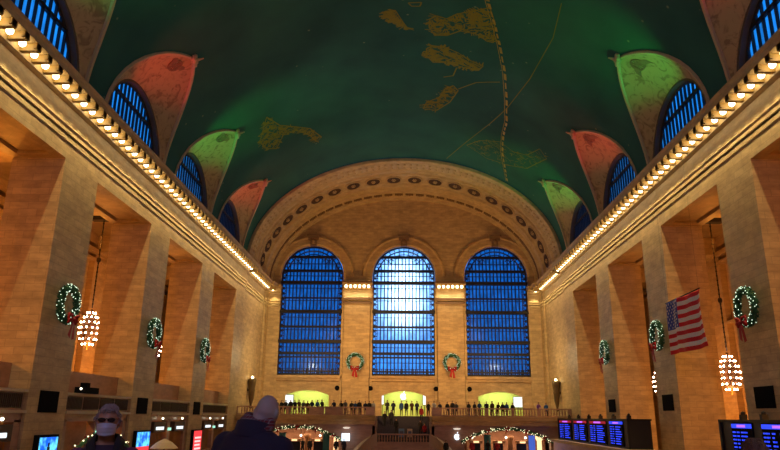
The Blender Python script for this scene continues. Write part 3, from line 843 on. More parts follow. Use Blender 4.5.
# stair between the two balcony halves, coming down to a landing with a balustrade
st = struct(root('stair'))
mb = MB(); n = 18; LA = 3.35
for i in range(n):
    y0 = 77.2 + (81.5-77.2)*i/n; mb.box(-3.0, 3.0, y0, 81.6, LA+(ZD-LA)*i/n - .15, LA+(ZD-LA)*(i+1)/n - .002)
mb.build('flight', plain('dark_stair_granite', (.05,.04,.05), .5), st)
mb = MB(); mb.box(-3.0, 3.0, 74.8, 77.4, 0, LA); mb.build('landing', MARBLE, st)
balustrade('landing_baluster', -2.75, 2.75, 74.9, LA, st, h=.95)
for s in (-1, 1):           # parapets that sweep out and down from the landing
    mb = MB(); rows = []
    for q in range(17):
        a = q/16; an = a*PI*.55
        x = s*(2.8 + 2.6*math.sin(an)); y = 74.9 - 4.2*(1-math.cos(an)); z = LA+.98 - 3.2*a**1.25
        rows.append((x, y, z, an))
    R = []
    for x, y, z, an in rows:
        n_ = Vector((s*math.cos(an)*0+ s*math.sin(an)*.0, 0, 0)); dx, dy = (s*math.cos(an), -math.sin(an)*1.4); l = math.hypot(dx, dy); nx, ny = -dy/l, dx/l
        R.append([(x-nx*.15, y-ny*.15, 0), (x-nx*.15, y-ny*.15, z-.15), (x-nx*.24, y-ny*.24, z-.15), (x-nx*.24, y-ny*.24, z), (x+nx*.24, y+ny*.24, z), (x+nx*.24, y+ny*.24, z-.15), (x+nx*.15, y+ny*.15, z-.15), (x+nx*.15, y+ny*.15, 0)])
    mb.grid(R); mb.build('curved_parapet', plain('pale_parapet', (.5,.36,.27), .45), st)
    mb = MB()
    for q in range(16): 
        z = max(.05, LA - 3.3*(q/16)**1.1); mb.box(*sorted((s*2.8, s*(3.0+2.2*math.sin(q/16*PI*.55)))), 74.9-4.0*(1-math.cos(q/16*PI*.55))-.1, 75.3, 0, z)
    mb.build('side_flight', MARBLE, st)

# rooms behind the three doorways of the end wall
LIME = plain('lime_room_wall', (.60, .66, .22), .7)
for i, cx in enumerate(DX):
    r = struct(root('door_%d' % (i+1)))
    mb = MB(); mb.box(cx-3.3, cx+3.3, D+3.5, D+3.6, ZD-.1, 9.9); mb.box(cx-3.4, cx-3.3, D+.9, D+3.6, ZD-.1, 9.9); mb.box(cx+3.3, cx+3.4, D+.9, D+3.6, ZD-.1, 9.9)
    mb.box(cx-3.4, cx+3.4, D+.9, D+3.6, 9.8, 9.9)
    mb.build('room_wall', LIME, r)
    mb = MB(); mb.box(cx-3.4, cx+3.4, D+.0, D+3.6, ZD-.15, ZD); mb.build('room_floor', STONE2, r)
    mb = MB(); pts = seg_arch(cx, 3.0, ZD, 8.75, .65); inn = seg_arch(cx, 2.85, ZD, 8.65, .62)
    mb.grid([[(p[0], D-.05, p[1]) for p in pts], [(p[0], D-.12, p[1]) for p in inn], [(p[0], D+.1, p[1]) for p in inn]]); mb.build('door_frame', ORN, r)
    light('room_light', 'AREA', (cx, D+2.0, 9.7), 200, (.92, 1, .5), 4.5, (cx, D+2.0, 0), size_y=1.2)
WB = [(-15.0, 'left', 1.1, 1.05), (14.9, 'right', 1.1, 1.05), (-2.75, 'centre left', .35, 1.0), (2.75, 'centre right', .35, 1.0)]
for x, n_, w_, h_ in WB:
    mb = MB(); w2 = w_/2; mb.box(-w2, w2, -.05, .05, -h_*.6, h_*.6); mb.box(-w2-.06, w2+.06, -.03, .08, -h_*.6-.06, h_*.6+.06, 1)
    r = mb.build('lightbox', [WHITE_E, IRON], None, (x, D+.55, 8.05 if w_ > 1 else 8.2))
    lab = {'left': 'white lightbox in the doorway under the left end window', 'right': 'white lightbox in the doorway under the right end window', 'centre left': 'slim white lightbox at the left jamb of the centre doorway', 'centre right': 'slim white lightbox at the right jamb of the centre doorway'}[n_]
    tag(r, lab, 'lightbox')
    o = MB(); o.box(-.04,.04,0,.08,-h_*.6-1.3 if w_ > 1 else -2.0,-h_*.6); o.build('post', IRON, r)
# apple emblems: a bitten apple with a leaf
def apple(name, loc, s, label, disc=False):
    mb = MB(); pts = []
    N_ = 48
    for q in range(N_):
        a = 2*PI*q/N_ + PI/2
        rr = 1 - .10*math.cos(2*(a-PI/2))*0 
        x = math.cos(a)*.86; z = math.sin(a)*.92
        d = math.exp(-((a-PI/2) % (2*PI) if (a-PI/2) % (2*PI) < PI else 2*PI-(a-PI/2) % (2*PI))**2/.06)
        z -= .2*d
        if z < -.75 and abs(x) < .3: z += .10*(1-abs(x)/.3)
        if z < 0: x *= 1-.16*(-z)
        bx, bz, br = .98, .12, .50
        dd = math.hypot(x-bx, z-bz)
        if dd < br:
            x = bx + (x-bx)/dd*br if dd > .01 else bx-br; z = bz + (z-bz)/dd*br if dd > .01 else bz
            x = min(x, bx - math.sqrt(max(0, br*br-(z-bz)**2)))
        pts.append((x, z))
    for dpt in (0,):
        plate(mb, pts, [], lambda a, b, t: (a*s, -t, b*s), .08)
    leaf = [(.05+.30*math.cos(t)*.5+.12, 1.22+.32*math.sin(t)*.9) for t in [2*PI*q/14 for q in range(14)]]
    leaf = [((p[0]-.17)*.8+(p[1]-1.22)*.5+.17, p[1]) for p in leaf]
    plate(mb, leaf, [], lambda a, b, t: (a*s, -t, b*s), .08)
    o = mb.build(name, WHITE_E if not disc else emat('cool_sign', (.75,.88,1), 1.5), None, loc)
    return tag(o, label, 'sign')
apple('apple_emblem', (.0, D+3.42, 8.68), .50, 'white glowing apple emblem on the lime wall of the centre doorway')
e2 = apple('apple_emblem', (5.85, BY+.38, 4.0), .36, 'glowing apple emblem on the wall beside the right stair parapet', True)
mb = MB(); mb.box(-.42,.42,-.06,.06,-.38,.38); mb.tube([(0,0,-.38),(0,0,-1.6)], .04, 5, 1); mb.box(-.3,.3,-.2,.2,-3.9,-3.85,1); mb.tube([(0,0,-1.6),(0,0,-3.9)], .04, 5, 1)
tag(mb.build('lit_sign', [emat('cool_sign2', (.7,.85,1), 2.6), IRON], None, (-6.2, BY-.6, 3.9)), 'bright white sign on a post left of the stair', 'sign')
for x in (-6.2, 5.85):
    mb = MB(); mb.lathe([(.25,0),(.4,.1),(.4,.16),(.05,.2)], 0, 0, 14); mb.box(-.05,.05,0,.3,.05,.15)
    tag(mb.build('wall_light', emat('wall_lamp', (1,.9,.75), .6) if x > 0 else emat('dim_lamp', (1,.85,.7), .6), None, (x, BY+.2, 4.75)), 'small round wall light above the ' + ('white post sign' if x < 0 else 'glowing apple emblem'), 'wall light')

# speakers, torch lamps on the end walls
for x in (-8.5, -4.05, 4.05, 8.5):
    pass
nm4 = ['leftmost of the four', 'second from left of the four', 'third from left of the four', 'rightmost of the four']
for i, x in enumerate((-8.65, -4.3, 4.25, 8.6)):
    mb = MB(); mb.lathe([(.28,0),(.32,.08),(.26,.22),(.1,.24)], 0, 0, 14)
    o = mb.build('round_speaker', BLACK, None, (x, D-.02 , 9.6)); o.rotation_euler = (PI/2, 0, 0)
    tag(o, 'small round black speaker under the end windows, ' + nm4[i], 'speaker')
for s in (-1, 1):
    r = root('torch_lamp', (s*(W+.2), 80.6, 6.8), 0, 'tall bronze torch lamp on the side wall beyond the ' + ('left' if s < 0 else 'right') + ' piers', 'wall lamp')
    mb = MB(); mb.lathe([(.05,0),(.2,.15),(.12,.4),(.32,1.2),(.38,2.0),(.42,2.15),(.36,2.3),(.46,2.9),(.5,3.3),(.42,3.5)], -s*.45, 0, 12)
    mb.box(*sorted((-s*.4, s*.1)), -.1, .1, 2.0, 2.3); mb.build('shaft', plain('torch_bronze', (.16,.11,.05), .4, .5), r)
    mb = MB(); mb.ball((-s*.45, 0, 3.6), (.16,.16,.19), 2); mb.build('flame_globe', emat('torch_globe', (1,.78,.4), 8), r)
    light_torch = (s*(W-.9), 80.6, 10.7)

# ------------------------------------------------------------ shops seen through the low arches
SH = [plain('shop_wood', (.5,.27,.12), .5), plain('shop_teal', (.03,.22,.22), .5), plain('shop_dark', (.02,.018,.02), .5), emat('shop_glow', (1,.62,.3), 1.6), emat('shop_blue_glow', (.1,.22,1), .5)]
for s, cx in ((-1, -11.6), (1, 11.3)):
    side = 'left' if s < 0 else 'right'
    mb = MB(); mb.box(cx-5.2, cx+5.2, BY+6, BY+6.2, 0, ZD-.6); mb.box(cx-5.2, cx+5.2, BY+1.3, BY+6.2, ZD-1.2, ZD-.7)
    struct(mb.build('wall_shop_' + side, PINK))
    rnd = random.Random(5+s)
    items = [(-4.4, 'column', 0), (-3.15, 'kiosk', 2), (-1.9, 'banner', 1), (-.6, 'kiosk', 2), (.75, 'column', 0), (2.0, 'kiosk', 2), (3.0, 'banner', 4 if s > 0 else 1), (4.0, 'column', 3)]
    for i, (dx, kd, mi) in enumerate(items):
        where = ['beside its outer pier', 'in the first bay', 'next along', 'near the middle', 'just past the middle', 'in the third bay', 'before the last column', 'beside its inner pier'][i if s < 0 else i]
        if kd == 'column':
            mb = MB(); mb.lathe([(.4,0),(.4,.3),(.28,.4),(.26,3.6),(.4,3.8),(.42,4.1)], 0, 0, 14)
            o = mb.build('shop_column', SH[mi], None, (cx+dx, BY+3.2, 0)); lab = 'warm shop column under the %s arch, %s' % (side, where)
        elif kd == 'kiosk':
            o = root('market_stall', (cx+dx, BY+3.0, 0)); mb = MB(); mb.box(-.6,.6,-.5,.5,0,1.1); mb.box(-.55,.55,.3,.45,1.1,3.3); mb.build('counter', SH[2], o)
            mb = MB(); mb.box(-.7,.7,-.6,.5,3.3,3.6); mb.build('awning', SH[0], o)
            mb = MB(); mb.box(-.3,.3,-.64,-.6,3.36,3.54); mb.build('lit_fascia', SH[3], o); lab = 'dark market stall under the %s arch, %s' % (side, where)
        else:
            o = root('hanging_banner', (cx+dx, BY+2.2, 1.3)); mb = MB(); mb.grid([[(-.35+.7*a/6, .06*math.sin(a*1.3), z) for a in range(7)] for z in (0, 1, 2, 2.9)], smooth=True)
            b_ = mb.build('cloth', SH[mi], o); md = b_.modifiers.new('s', 'SOLIDIFY'); md.thickness = .03
            mb = MB(); mb.tube([(-.45,0,2.92),(.45,0,2.92)], .04, 6); mb.tube([(-.4,0,2.9),(-.4,0,-1.3)], .03, 5); mb.build('pole', IRON, o); lab = 'tall banner under the %s arch, %s' % (side, where)
        tag(o, lab, {'column': 'column', 'kiosk': 'market stall', 'banner': 'banner'}[kd])
    light('shop_light', 'AREA', (cx, BY+3.4, 4.9), 260, (1,.62,.36), 7, (cx, BY+3.4, 0), size_y=2.5)
    for q, dx in enumerate((-3.6, .15, 2.3)):
        mb = MB(); mb.ball((0,0,0), .13, 2); mb.tube([(0,0,.1),(0,0,1.0)], .02, 4, 1)
        tag(mb.build('pendant_bulb', [LAMP_E, BLACK], None, (cx+dx, BY+2.2, 3.95)), 'pendant bulb under the %s arch, %s' % (side, ['toward the outer pier', 'in the middle', 'toward the stair'][q if s < 0 else 2-q]), 'pendant lamp')
    # garland on the arch
    pts = seg_arch(cx, 4.95, 3.2, 3.5, 1.4, 40)[1:-1]
    r = root('garland', (0, BY+.3, 0), 0, 'lit fir garland with red bows draped along the %s low arch' % side, 'garland')
    mb = MB(); fl = MB(); 
    for i in range(1400):
        q = rnd.random()*(len(pts)-1); a, b = pts[int(q)], pts[min(int(q)+1, len(pts)-1)]; f = q-int(q)
        c = Vector((a[0]+(b[0]-a[0])*f, 0, a[1]+(b[1]-a[1])*f + .07*math.sin(q*1.9)))
        d = Vector((rnd.uniform(-1,1), rnd.uniform(-1,1), rnd.uniform(-1,1))).normalized(); sd = d.cross(Vector((.3,.5,.8))).normalized()*.045
        mb.bm.faces.new([mb.bm.verts.new(p) for p in (c-sd, c+sd, c+d*rnd.uniform(.15,.3))])
        if i % 12 == 0: fl.ball(c+Vector((d.x*.2,-.2,d.z*.2)), .035, 1)
    mb.tube([(p[0], 0, p[1]) for p in pts], .1, 5)
    mb.build('foliage', plain('fir_green', (.045, .17, .07), .7), r, fix=False); fl.build('fairy_lights', emat('garland_light', (1,.93,.55), 2), r)['kind'] = 'stuff'
    for q in range(5):
        p = pts[4+int(q*(len(pts)-9)/4)]; mb = MB(); mb.ball((p[0]-.13,-.25,p[1]+.05), (.14,.08,.1), 1); mb.ball((p[0]+.13,-.25,p[1]+.05), (.14,.08,.1), 1); mb.tube([(p[0],-.25,p[1]),(p[0]-.1,-.25,p[1]-.35)], [.05,.09], 4); mb.build('bow', RED, r)
# garland arch at the left ticket front, and a parasol further on
r = root('garland', (-W+.35, YC(2), 0), 0, 'dark garland with small warm lights beside the masked woman', 'garland')
mb = MB(); fl = MB(); rnd = random.Random(11); flr = MB()
for i in range(900):
    t = rnd.random(); y = -4.2+8.4*t; z = 3.2 + 1.75*math.sin(PI*(t*.8+.1))
    c = Vector((0, y, z)); d = Vector((rnd.uniform(-1,1), rnd.uniform(-1,1), rnd.uniform(-1,1))).normalized(); sd = d.cross(Vector((.3,.5,.8))).normalized()*.04
    mb.bm.faces.new([mb.bm.verts.new(p) for p in (c-sd, c+sd, c+d*rnd.uniform(.1,.28))])
    if i % 14 == 0: (fl if i % 28 else flr).ball(c+d*.22, .05, 1)
mb.tube([(0, -4.2+8.4*t/20, 3.2+1.75*math.sin(PI*(t/20*.8+.1))) for t in range(21)], .12, 5)
mb.build('foliage', plain('fir_green', (.045, .17, .07), .7), r, fix=False); fl.build('fairy_lights', emat('garland_light', (1,.93,.55), 2), r)['kind'] = 'stuff'; flr.build('red_baubles', RED, r)
for s in (-4.2, 4.2):
    mb = MB(); mb.tube([(0,s,0),(0,s,3.75)], .06, 6); mb.build('post', IRON, r)
r = root('parasol', (-16.7, 48.3, 0), 0, 'beige parasol beside the advert screen on the middle left pier', 'parasol')
mb = MB(); n = 16
R = mb.grid([[(rr*math.cos(2*PI*q/n), rr*math.sin(2*PI*q/n), z) for q in range(n)] for rr, z in ((.95,3.75),(.93,3.8),(.55,4.15),(.05,4.4))], 0, True); mb.build('canopy', plain('beige_cloth', (.6,.42,.26), .8), r)
mb = MB(); mb.tube([(0,0,.05),(0,0,4.4)], .04, 6); mb.lathe([(.35,0),(.35,.08),(.05,.12)], n=14); mb.build('pole', IRON, r)

# ------------------------------------------------------------ flag
def flag():
    x, y0, y1, z0, z1 = 16.9, 37.5, 42.7, 9.95, 13.2
    r = root('national_flag', (x, (y0+y1)/2, z0), 0, 'red, white and blue striped flag with stars hanging before the right piers', 'flag')
    L = y1-y0; H = z1-z0
    nx, nz = 60, 39
    def P(u, v, o=0):   # u 0 = canton side (far), v 0 = bottom
        yy = L/2 - L*u; wv = .16*math.sin(u*9+v*1.6)*(.35+.65*(1-v)) + .06*math.sin(u*19-v*3)
        return Vector((wv + o, yy + .10*(1-v)*math.sin(v*2), H*v - .10*math.sin(u*PI)*0 + .05*math.sin(u*8)*(1-v)))
    mb = MB()
    V = [[mb.bm.verts.new(P(i/nx, j/nz)) for i in range(nx+1)] for j in range(nz+1)]
    for j in range(nz):
        for i in range(nx):
            f = mb.bm.faces.new((V[j][i], V[j][i+1], V[j+1][i+1], V[j+1][i])); f.smooth = True
            st_ = int(j/3); f.material_index = 0 if st_ % 2 == 0 else 1
            if i/nx < .4 and j >= 18: f.material_index = 2
    mats = [plain('flag_red', (.8,.012,.03), .8), plain('flag_white', (1,.96,1), .8), plain('flag_blue', (.06,.10,.55), .8)]
    o = mb.build('flag_cloth', mats, r, fix=False); md = o.modifiers.new('s', 'SOLIDIFY'); md.thickness = .012; md.offset = 0
    mb = MB()
    for row in range(9):
        for c in range(6 if row % 2 == 0 else 5):
            u = .4*((c+.5+(0 if row % 2 == 0 else .5))/6); v = 1-(7/13)*((row+.7)/9.4)
            for off in (-.012, .012):
                p = P(u, v, off); q = []
                for t in range(10):
                    a = PI/2+2*PI*t/10; rr = .10 if t % 2 == 0 else .042; q.append(mb.bm.verts.new(p + Vector((0, rr*math.cos(a), rr*math.sin(a)))))
                mb.bm.faces.new(q)
    mb.build('star_field', mats[1], r, fix=False)
    mb = MB(); mb.tube([P(0, 1)+Vector((0,.1,.03)), P(1, 1)+Vector((0,-.1,.03))], .035, 6); 
    for u in (.03, .97):
        mb.tube([P(u, 1), P(u, 1)+Vector((.0, 0, 22.62-z1)), ], .005, 4)
    mb.build('suspension_bar', IRON, r)
flag()
# ------------------------------------------------------------ people
def ell_loft(mb, rings, n=20, mi=0):
    rows = [[(cx+rx*math.cos(2*PI*q/n), cy+ry*math.sin(2*PI*q/n), z) for q in range(n)] for z, cx, cy, rx, ry in rings]
    R = mb.grid(rows, mi, True, True); mb.cap(R[0][::-1], mi); mb.cap(R[-1], mi)
def limb(mb, pts, rs, n=12, mi=0):
    P = [Vector(p) for p in pts]; Q, S = [], []
    for i in range(len(P)-1):
        for t in (0, .5):
            Q.append(P[i].lerp(P[i+1], t)); S.append(rs[i]+(rs[i+1]-rs[i])*t)
    Q.append(P[-1]); S.append(rs[-1])
    mb.tube(Q, S, n, mi)
    for p, r in zip(P, rs): mb.ball(p, r*1.0, 2, mi)
def remesh(mb, vox, name, smooth=4, mats=None, assign=None, parent=None):
    bmesh.ops.recalc_face_normals(mb.bm, faces=mb.bm.faces)
    me = bpy.data.meshes.new('t'); mb.bm.to_mesh(me); mb.bm.free()
    o = bpy.data.objects.new('t', me); COL.objects.link(o)
    m = o.modifiers.new('r', 'REMESH'); m.mode = 'VOXEL'; m.voxel_size = vox; m.use_smooth_shade = True
    s = o.modifiers.new('s', 'SMOOTH'); s.factor = .5; s.iterations = smooth
    dg = bpy.context.evaluated_depsgraph_get(); dg.update()
    me2 = bpy.data.meshes.new_from_object(o.evaluated_get(dg)); me2.name = name
    bpy.data.objects.remove(o); bpy.data.meshes.remove(me)
    me2.materials.clear()
    for mt in mats: me2.materials.append(mt)
    for p in me2.polygons:
        p.use_smooth = True; p.material_index = assign(p.center, p.normal) if assign else 0
    return me2
SKIN = plain('skin', (.42, .23, .15), .55)
def obj_col(name, k=1.0):
    m, nt, b = new_mat(name); oi = nt.nodes.new('ShaderNodeObjectInfo')
    n = nt.nodes.new('ShaderNodeTexNoise'); n.inputs['Scale'].default_value = 14
    mx = nt.nodes.new('ShaderNodeMixRGB'); mx.blend_type = 'MULTIPLY'; mx.inputs[0].default_value = .3
    nt.links.new(oi.outputs['Color'], mx.inputs[1]); nt.links.new(n.outputs['Color'], mx.inputs[2]); nt.links.new(mx.outputs[0], b.inputs['Base Color'])
    b.inputs['Roughness'].default_value = .85; return m
COATM = obj_col('coat_cloth')
HAIR = plain('dark_hair', (.025, .015, .01), .7); TROU = plain('dark_trousers', (.015,.015,.022), .85); SHOE = plain('shoe_black', (.01,.01,.01), .4)
def head_verts(mb, c, s=1., mi=0, n=40, m=30):
    """head looking along -Y, centre c"""
    rows = []
    for j in range(m+1):
        ph = PI*j/m; row = []
        for i in range(n):
            a = 2*PI*i/n; dx, dy, dz = math.sin(ph)*math.cos(a), math.sin(ph)*math.sin(a), math.cos(ph)
            x, y, z = .077*dx, .097*dy, .120*dz
            if dz < 0:
                t = -dz; x *= 1-.30*t**1.6
                if dy > 0: y *= 1-.42*t
            if dy < 0: y *= .93
            if dy > 0 and dz > -.2: y *= 1.04
            if dy < 0:
                G = lambda X, Z, sx, sz: math.exp(-((abs(x)-X)/sx)**2-((z-Z)/sz)**2)
                y += .010*G(.032, .008, .017, .014) - .006*G(.022, .032, .03, .010)
                nz = max(0, min(1, (.02-z)/.055)) if z > -.042 else max(0, 1-(-.042-z)/.012)
                y -= .026*nz*math.exp(-(x/.013)**2)
                y -= .006*G(0, -.066, .024, .008) + .009*G(0, -.100, .022, .014) - .004*G(0, -.074, .03, .003)
                y -= .004*G(.048, -.02, .02, .02)
            row.append((c[0]+x*s, c[1]+y*s, c[2]+z*s))
        rows.append(row)
    mb.grid(rows, mi, True, True)
    for sd in (-1, 1):      # ears
        e = Vector((c[0]+sd*.077*s, c[1]+.012*s, c[2]-.005*s))
        mb.ball(e, (.012*s, .022*s, .034*s), 2, mi); mb.ball(e+Vector((sd*.006,.008,.004)), (.009*s, .02*s, .03*s), 2, mi)
def hand(mb, w, d, side, curl=.5, s=1.):
    """hand from wrist w along direction d; five fingers"""
    d = Vector(d).normalized(); up = Vector((0, -1, 0)) if abs(d.y) < .8 else Vector((0,0,1)); ac = d.cross(up).normalized(); up = ac.cross(d)
    w = Vector(w); mb.ball(w+d*.045*s, (.03*s,.03*s,.045*s) if abs(d.z) > .6 else (.03*s,.045*s,.03*s), 2)
    for i, l in enumerate((.068,.078,.072,.056)):
        b = w + d*.08*s + ac*(.028-.0185*i)*s*side
        p1 = b + d*l*.5*s + up*.1*curl*l; p2 = p1 + (d*(1-curl)+up*curl).normalized()*l*.5*s
        limb(mb, [w+d*.03*s+ac*(.02-.013*i)*s*side, b, p1, p2], [.011*s,.0095*s,.0088*s,.0075*s], 6)
    b = w + d*.02*s + ac*.03*s*side; limb(mb, [w+d*.01*s, b, b+(d*.7+ac*.5*side)*.03*s, b+(d*.95+ac*.3*side+up*.3)*.055*s], [.014*s,.012*s,.0105*s,.009*s], 6)
def figure(pose, H=1.75, vox=.022):
    """small standing figure facing -Y as one continuous mesh"""
    mb = MB(); k = H/1.75; lean = {'lean': .16, 'stand': 0, 'fold': .02, 'phone': .04, 'walk': .03}[pose]
    def T(x, y, z): return (x*k, (y - lean*max(0, z-.95)/.6)*k, z*k)
    ell_loft(mb, [(z*k, 0, (cy - lean*max(0, z-.95)/.6)*k, rx*k, ry*k) for z, cy, rx, ry in ((.80,.0,.17,.13),(.95,0,.185,.135),(1.08,0,.165,.12),(1.25,0,.195,.135),(1.40,0,.205,.125),(1.46,0,.16,.10),(1.51,.005,.07,.07))])
    sp = .1 if pose != 'walk' else .09
    for s in (-1, 1):
        dy = (.18*s if pose == 'walk' else .02*s)
        limb(mb, [T(s*.09,0,.88), T(s*sp,dy*.5-.02,.48), T(s*(sp+.01),dy,.08)], [.095*k,.065*k,.045*k]); mb.ball(T(s*(sp+.015), dy-.06, .045), (.045*k,.12*k,.045*k), 2)
        sh = (s*.185,0,1.40)
        el, ha = {'lean': ((s*.27,-.14,1.14), (s*.16,-.36,1.02)), 'stand': ((s*.25,.02,1.12), (s*.25,-.04,.86)), 'fold': ((s*.26,-.05,1.12), (-s*.03,-.2,1.14)), 'phone': ((s*.25,-.05,1.13), (s*.08,-.3,1.32)), 'walk': ((s*.24,-.08*s,1.12),(s*.24,-.2*s,.9))}[pose]
        limb(mb, [T(*sh), T(*el), T(*ha)], [.062*k,.05*k,.036*k], 10); mb.ball(T(ha[0]-s*.01, ha[1]-.03, ha[2]-.02), (.035*k,.045*k,.045*k), 1)
    limb(mb, [T(0,.01,1.45), T(0,0,1.56)], [.055*k,.052*k]); hc = T(0, -.015, 1.635)
    head_verts(mb, hc, k, 0, 20, 16)
    mb.ball((hc[0], hc[1]+.02*k, hc[2]+.025*k), (.088*k,.1*k,.105*k), 2)
    def asg(c, n_):
        z = c.z/k
        if (Vector(c)-Vector(hc)).length < .16*k and z > 1.54:
            return 1 if (c.z > hc[2]+.045*k or c.y > hc[1]+.02*k) else 0
        if z > 1.50: return 0
        if z > .78 or (z > .74 and abs(c.x) > .2*k): return 2
        return 4 if z < .09 else 3
    return remesh(mb, vox, 'person_body', 2, [SKIN, HAIR, COATM, TROU, SHOE], asg)
FIGS = {p: figure(p) for p in ('lean', 'stand', 'fold', 'phone', 'walk')}
COLS = {'navy': (.012,.018,.06,1), 'black': (.008,.008,.01,1), 'charcoal': (.03,.03,.035,1), 'blue': (.02,.09,.3,1), 'grey': (.12,.12,.13,1), 'brown': (.09,.045,.02,1), 'white': (.5,.5,.52,1), 'red': (.35,.012,.02,1), 'violet': (.25,.1,.5,1), 'green': (.02,.06,.03,1)}
def person(px, y, z, pose, col, rz, label, group=None, h=1.):
    o = link('person', FIGS[pose], None, ((px-404)/660*(y*.96+.4), y, z)); o.color = COLS[col]; o.rotation_euler = (0, 0, rz); o.scale = (h, h, h)
    return tag(o, label, 'person', group)
NUM = ['first','second','third','fourth','fifth','sixth','seventh','eighth','ninth','tenth','eleventh','twelfth','thirteenth','fourteenth','fifteenth','sixteenth']
rnd = random.Random(21)
left1 = [(277,'navy'),(282,'black'),(286,'charcoal'),(291,'black'),(295.5,'navy'),(300,'brown'),(304,'grey'),(308,'brown'),(312.5,'navy'),(318,'blue'),(323,'charcoal')]
left2 = [(335,'navy'),(342,'black'),(346,'grey'),(352,'charcoal'),(356,'blue'),(360,'black'),(366,'navy'),(370,'black'),(374,'white')]
right1 = [(429,'black'),(435,'white'),(441,'navy'),(448,'black'),(453,'charcoal'),(457,'grey')]
right2 = [(469,'black'),(475,'charcoal'),(480,'blue'),(487,'navy'),(492.5,'brown'),(498,'black'),(503,'navy'),(507,'blue'),(513,'charcoal'),(538,'violet'),(546,'blue')]
for lst, where in ((left1, 'left doorway'), (left2, 'left centre pier'), (right1, 'right centre pier'), (right2, 'right doorway')):
    for i, (px, c) in enumerate(lst):
        person(px, BY+(.55 if i % 2 else 1.15), ZD, rnd.choice(['lean','phone','fold','lean','stand']), c, rnd.uniform(-.5,.5), 'person in %s coat at the balustrade before the %s, %s from left' % (c, where, NUM[i]), 'visitors along the east balcony balustrade', rnd.uniform(.86,.96))
for i, (px, c, p) in enumerate(((388,'charcoal','phone'),(394,'navy','fold'),(402,'blue','stand'),(407,'black','stand'),(412.5,'brown','phone'),(417.5,'navy','fold'))):
    person(px, 82.4, ZD, p, c, rnd.uniform(-.4,.4), 'person in %s coat standing above the stair, %s from left of six' % (c, NUM[i]), 'people standing at the top of the stair', 1.0 if i else 1.04)
SZ = lambda y: LA+(ZD-LA)*(int((y-77.2)/(81.5-77.2)*18)+1)/18
for px, y, c, p, rz, lab in ((385.5,79.5,'black','walk',.3,'dark-coated person at the left edge of the stair, highest of the four'),(392,79.6,'charcoal','stand',0,'person in charcoal coat standing on the upper left stair steps'),(397,78.2,'black','walk',0,'person in black coat descending left of the stair centre'),(422,80.4,'red','stand',.2,'person in red coat at the upper right of the stair'),(421,78.0,'charcoal','fold',0,'person in charcoal coat below the red-coated one on the stair'),(425,77.6,'red','walk',.4,'person in dark red coat at the lower right of the stair')):
    person(px, y, SZ(y), p, c, rz, lab, 'people on the dark stair')
for i, (px, w_, c) in enumerate(((402.3, .62, 'pale blue poster board on the stair landing'), (410.5, .55, 'cream poster board on the stair landing'))):
    mb = MB(); mb.box(-w_/2, w_/2, -.03, .03, .55, 1.45); mb.tube([(-w_/2+.05, .05, 0), (-w_/2+.05, 0, .6)], .02, 5, 1); mb.tube([(w_/2-.05, .05, 0), (w_/2-.05, 0, .6)], .02, 5, 1); mb.box(-w_/3, w_/3, -.04, -.02, .8, 1.2, 2)
    tag(mb.build('poster_board', [plain('poster_blue', (.14,.26,.5), .6) if i == 0 else plain('poster_cream', (.55,.45,.35), .6), IRON, plain('poster_dark', (.08,.1,.2), .6)], None, ((px-404)/660*74, 76.3, LA)), c, 'poster board')
for px, y, c, p, lab in ((338,74.3,'black','stand','black-coated person on the lower floor left of the white post sign'),(345.5,74.6,'navy','walk','navy-coated person on the lower floor touching the white post sign'),(446,73.5,'black','stand','black-coated person on the lower floor beside the right parapet'),(471.5,74,'red','stand','red-coated person before the outer pier of the right low arch'),(496,74.2,'red','walk','red-coated person in the middle of the right low arch'),(487,75.0,'black','phone','dark-coated person in the left half of the right low arch'),(312,75,'charcoal','stand','charcoal-coated person inside the left low arch'),(305,74.6,'black','walk','black-coated person inside the left low arch, before the stall')):
    person(px, y-.4, 2.0 - .0, p, c, rnd.uniform(-.5,.5), lab, None)
# platform of the lower concourse stairs on which those people stand
mb = MB()
mb.box(-W-.2, -5.6, 73.2, BY+.49, 0, 2.0); mb.box(5.6, 15.5, 72.6, BY+.49, 0, 2.0)
struct(mb.build('floor_podium', MARBLE))

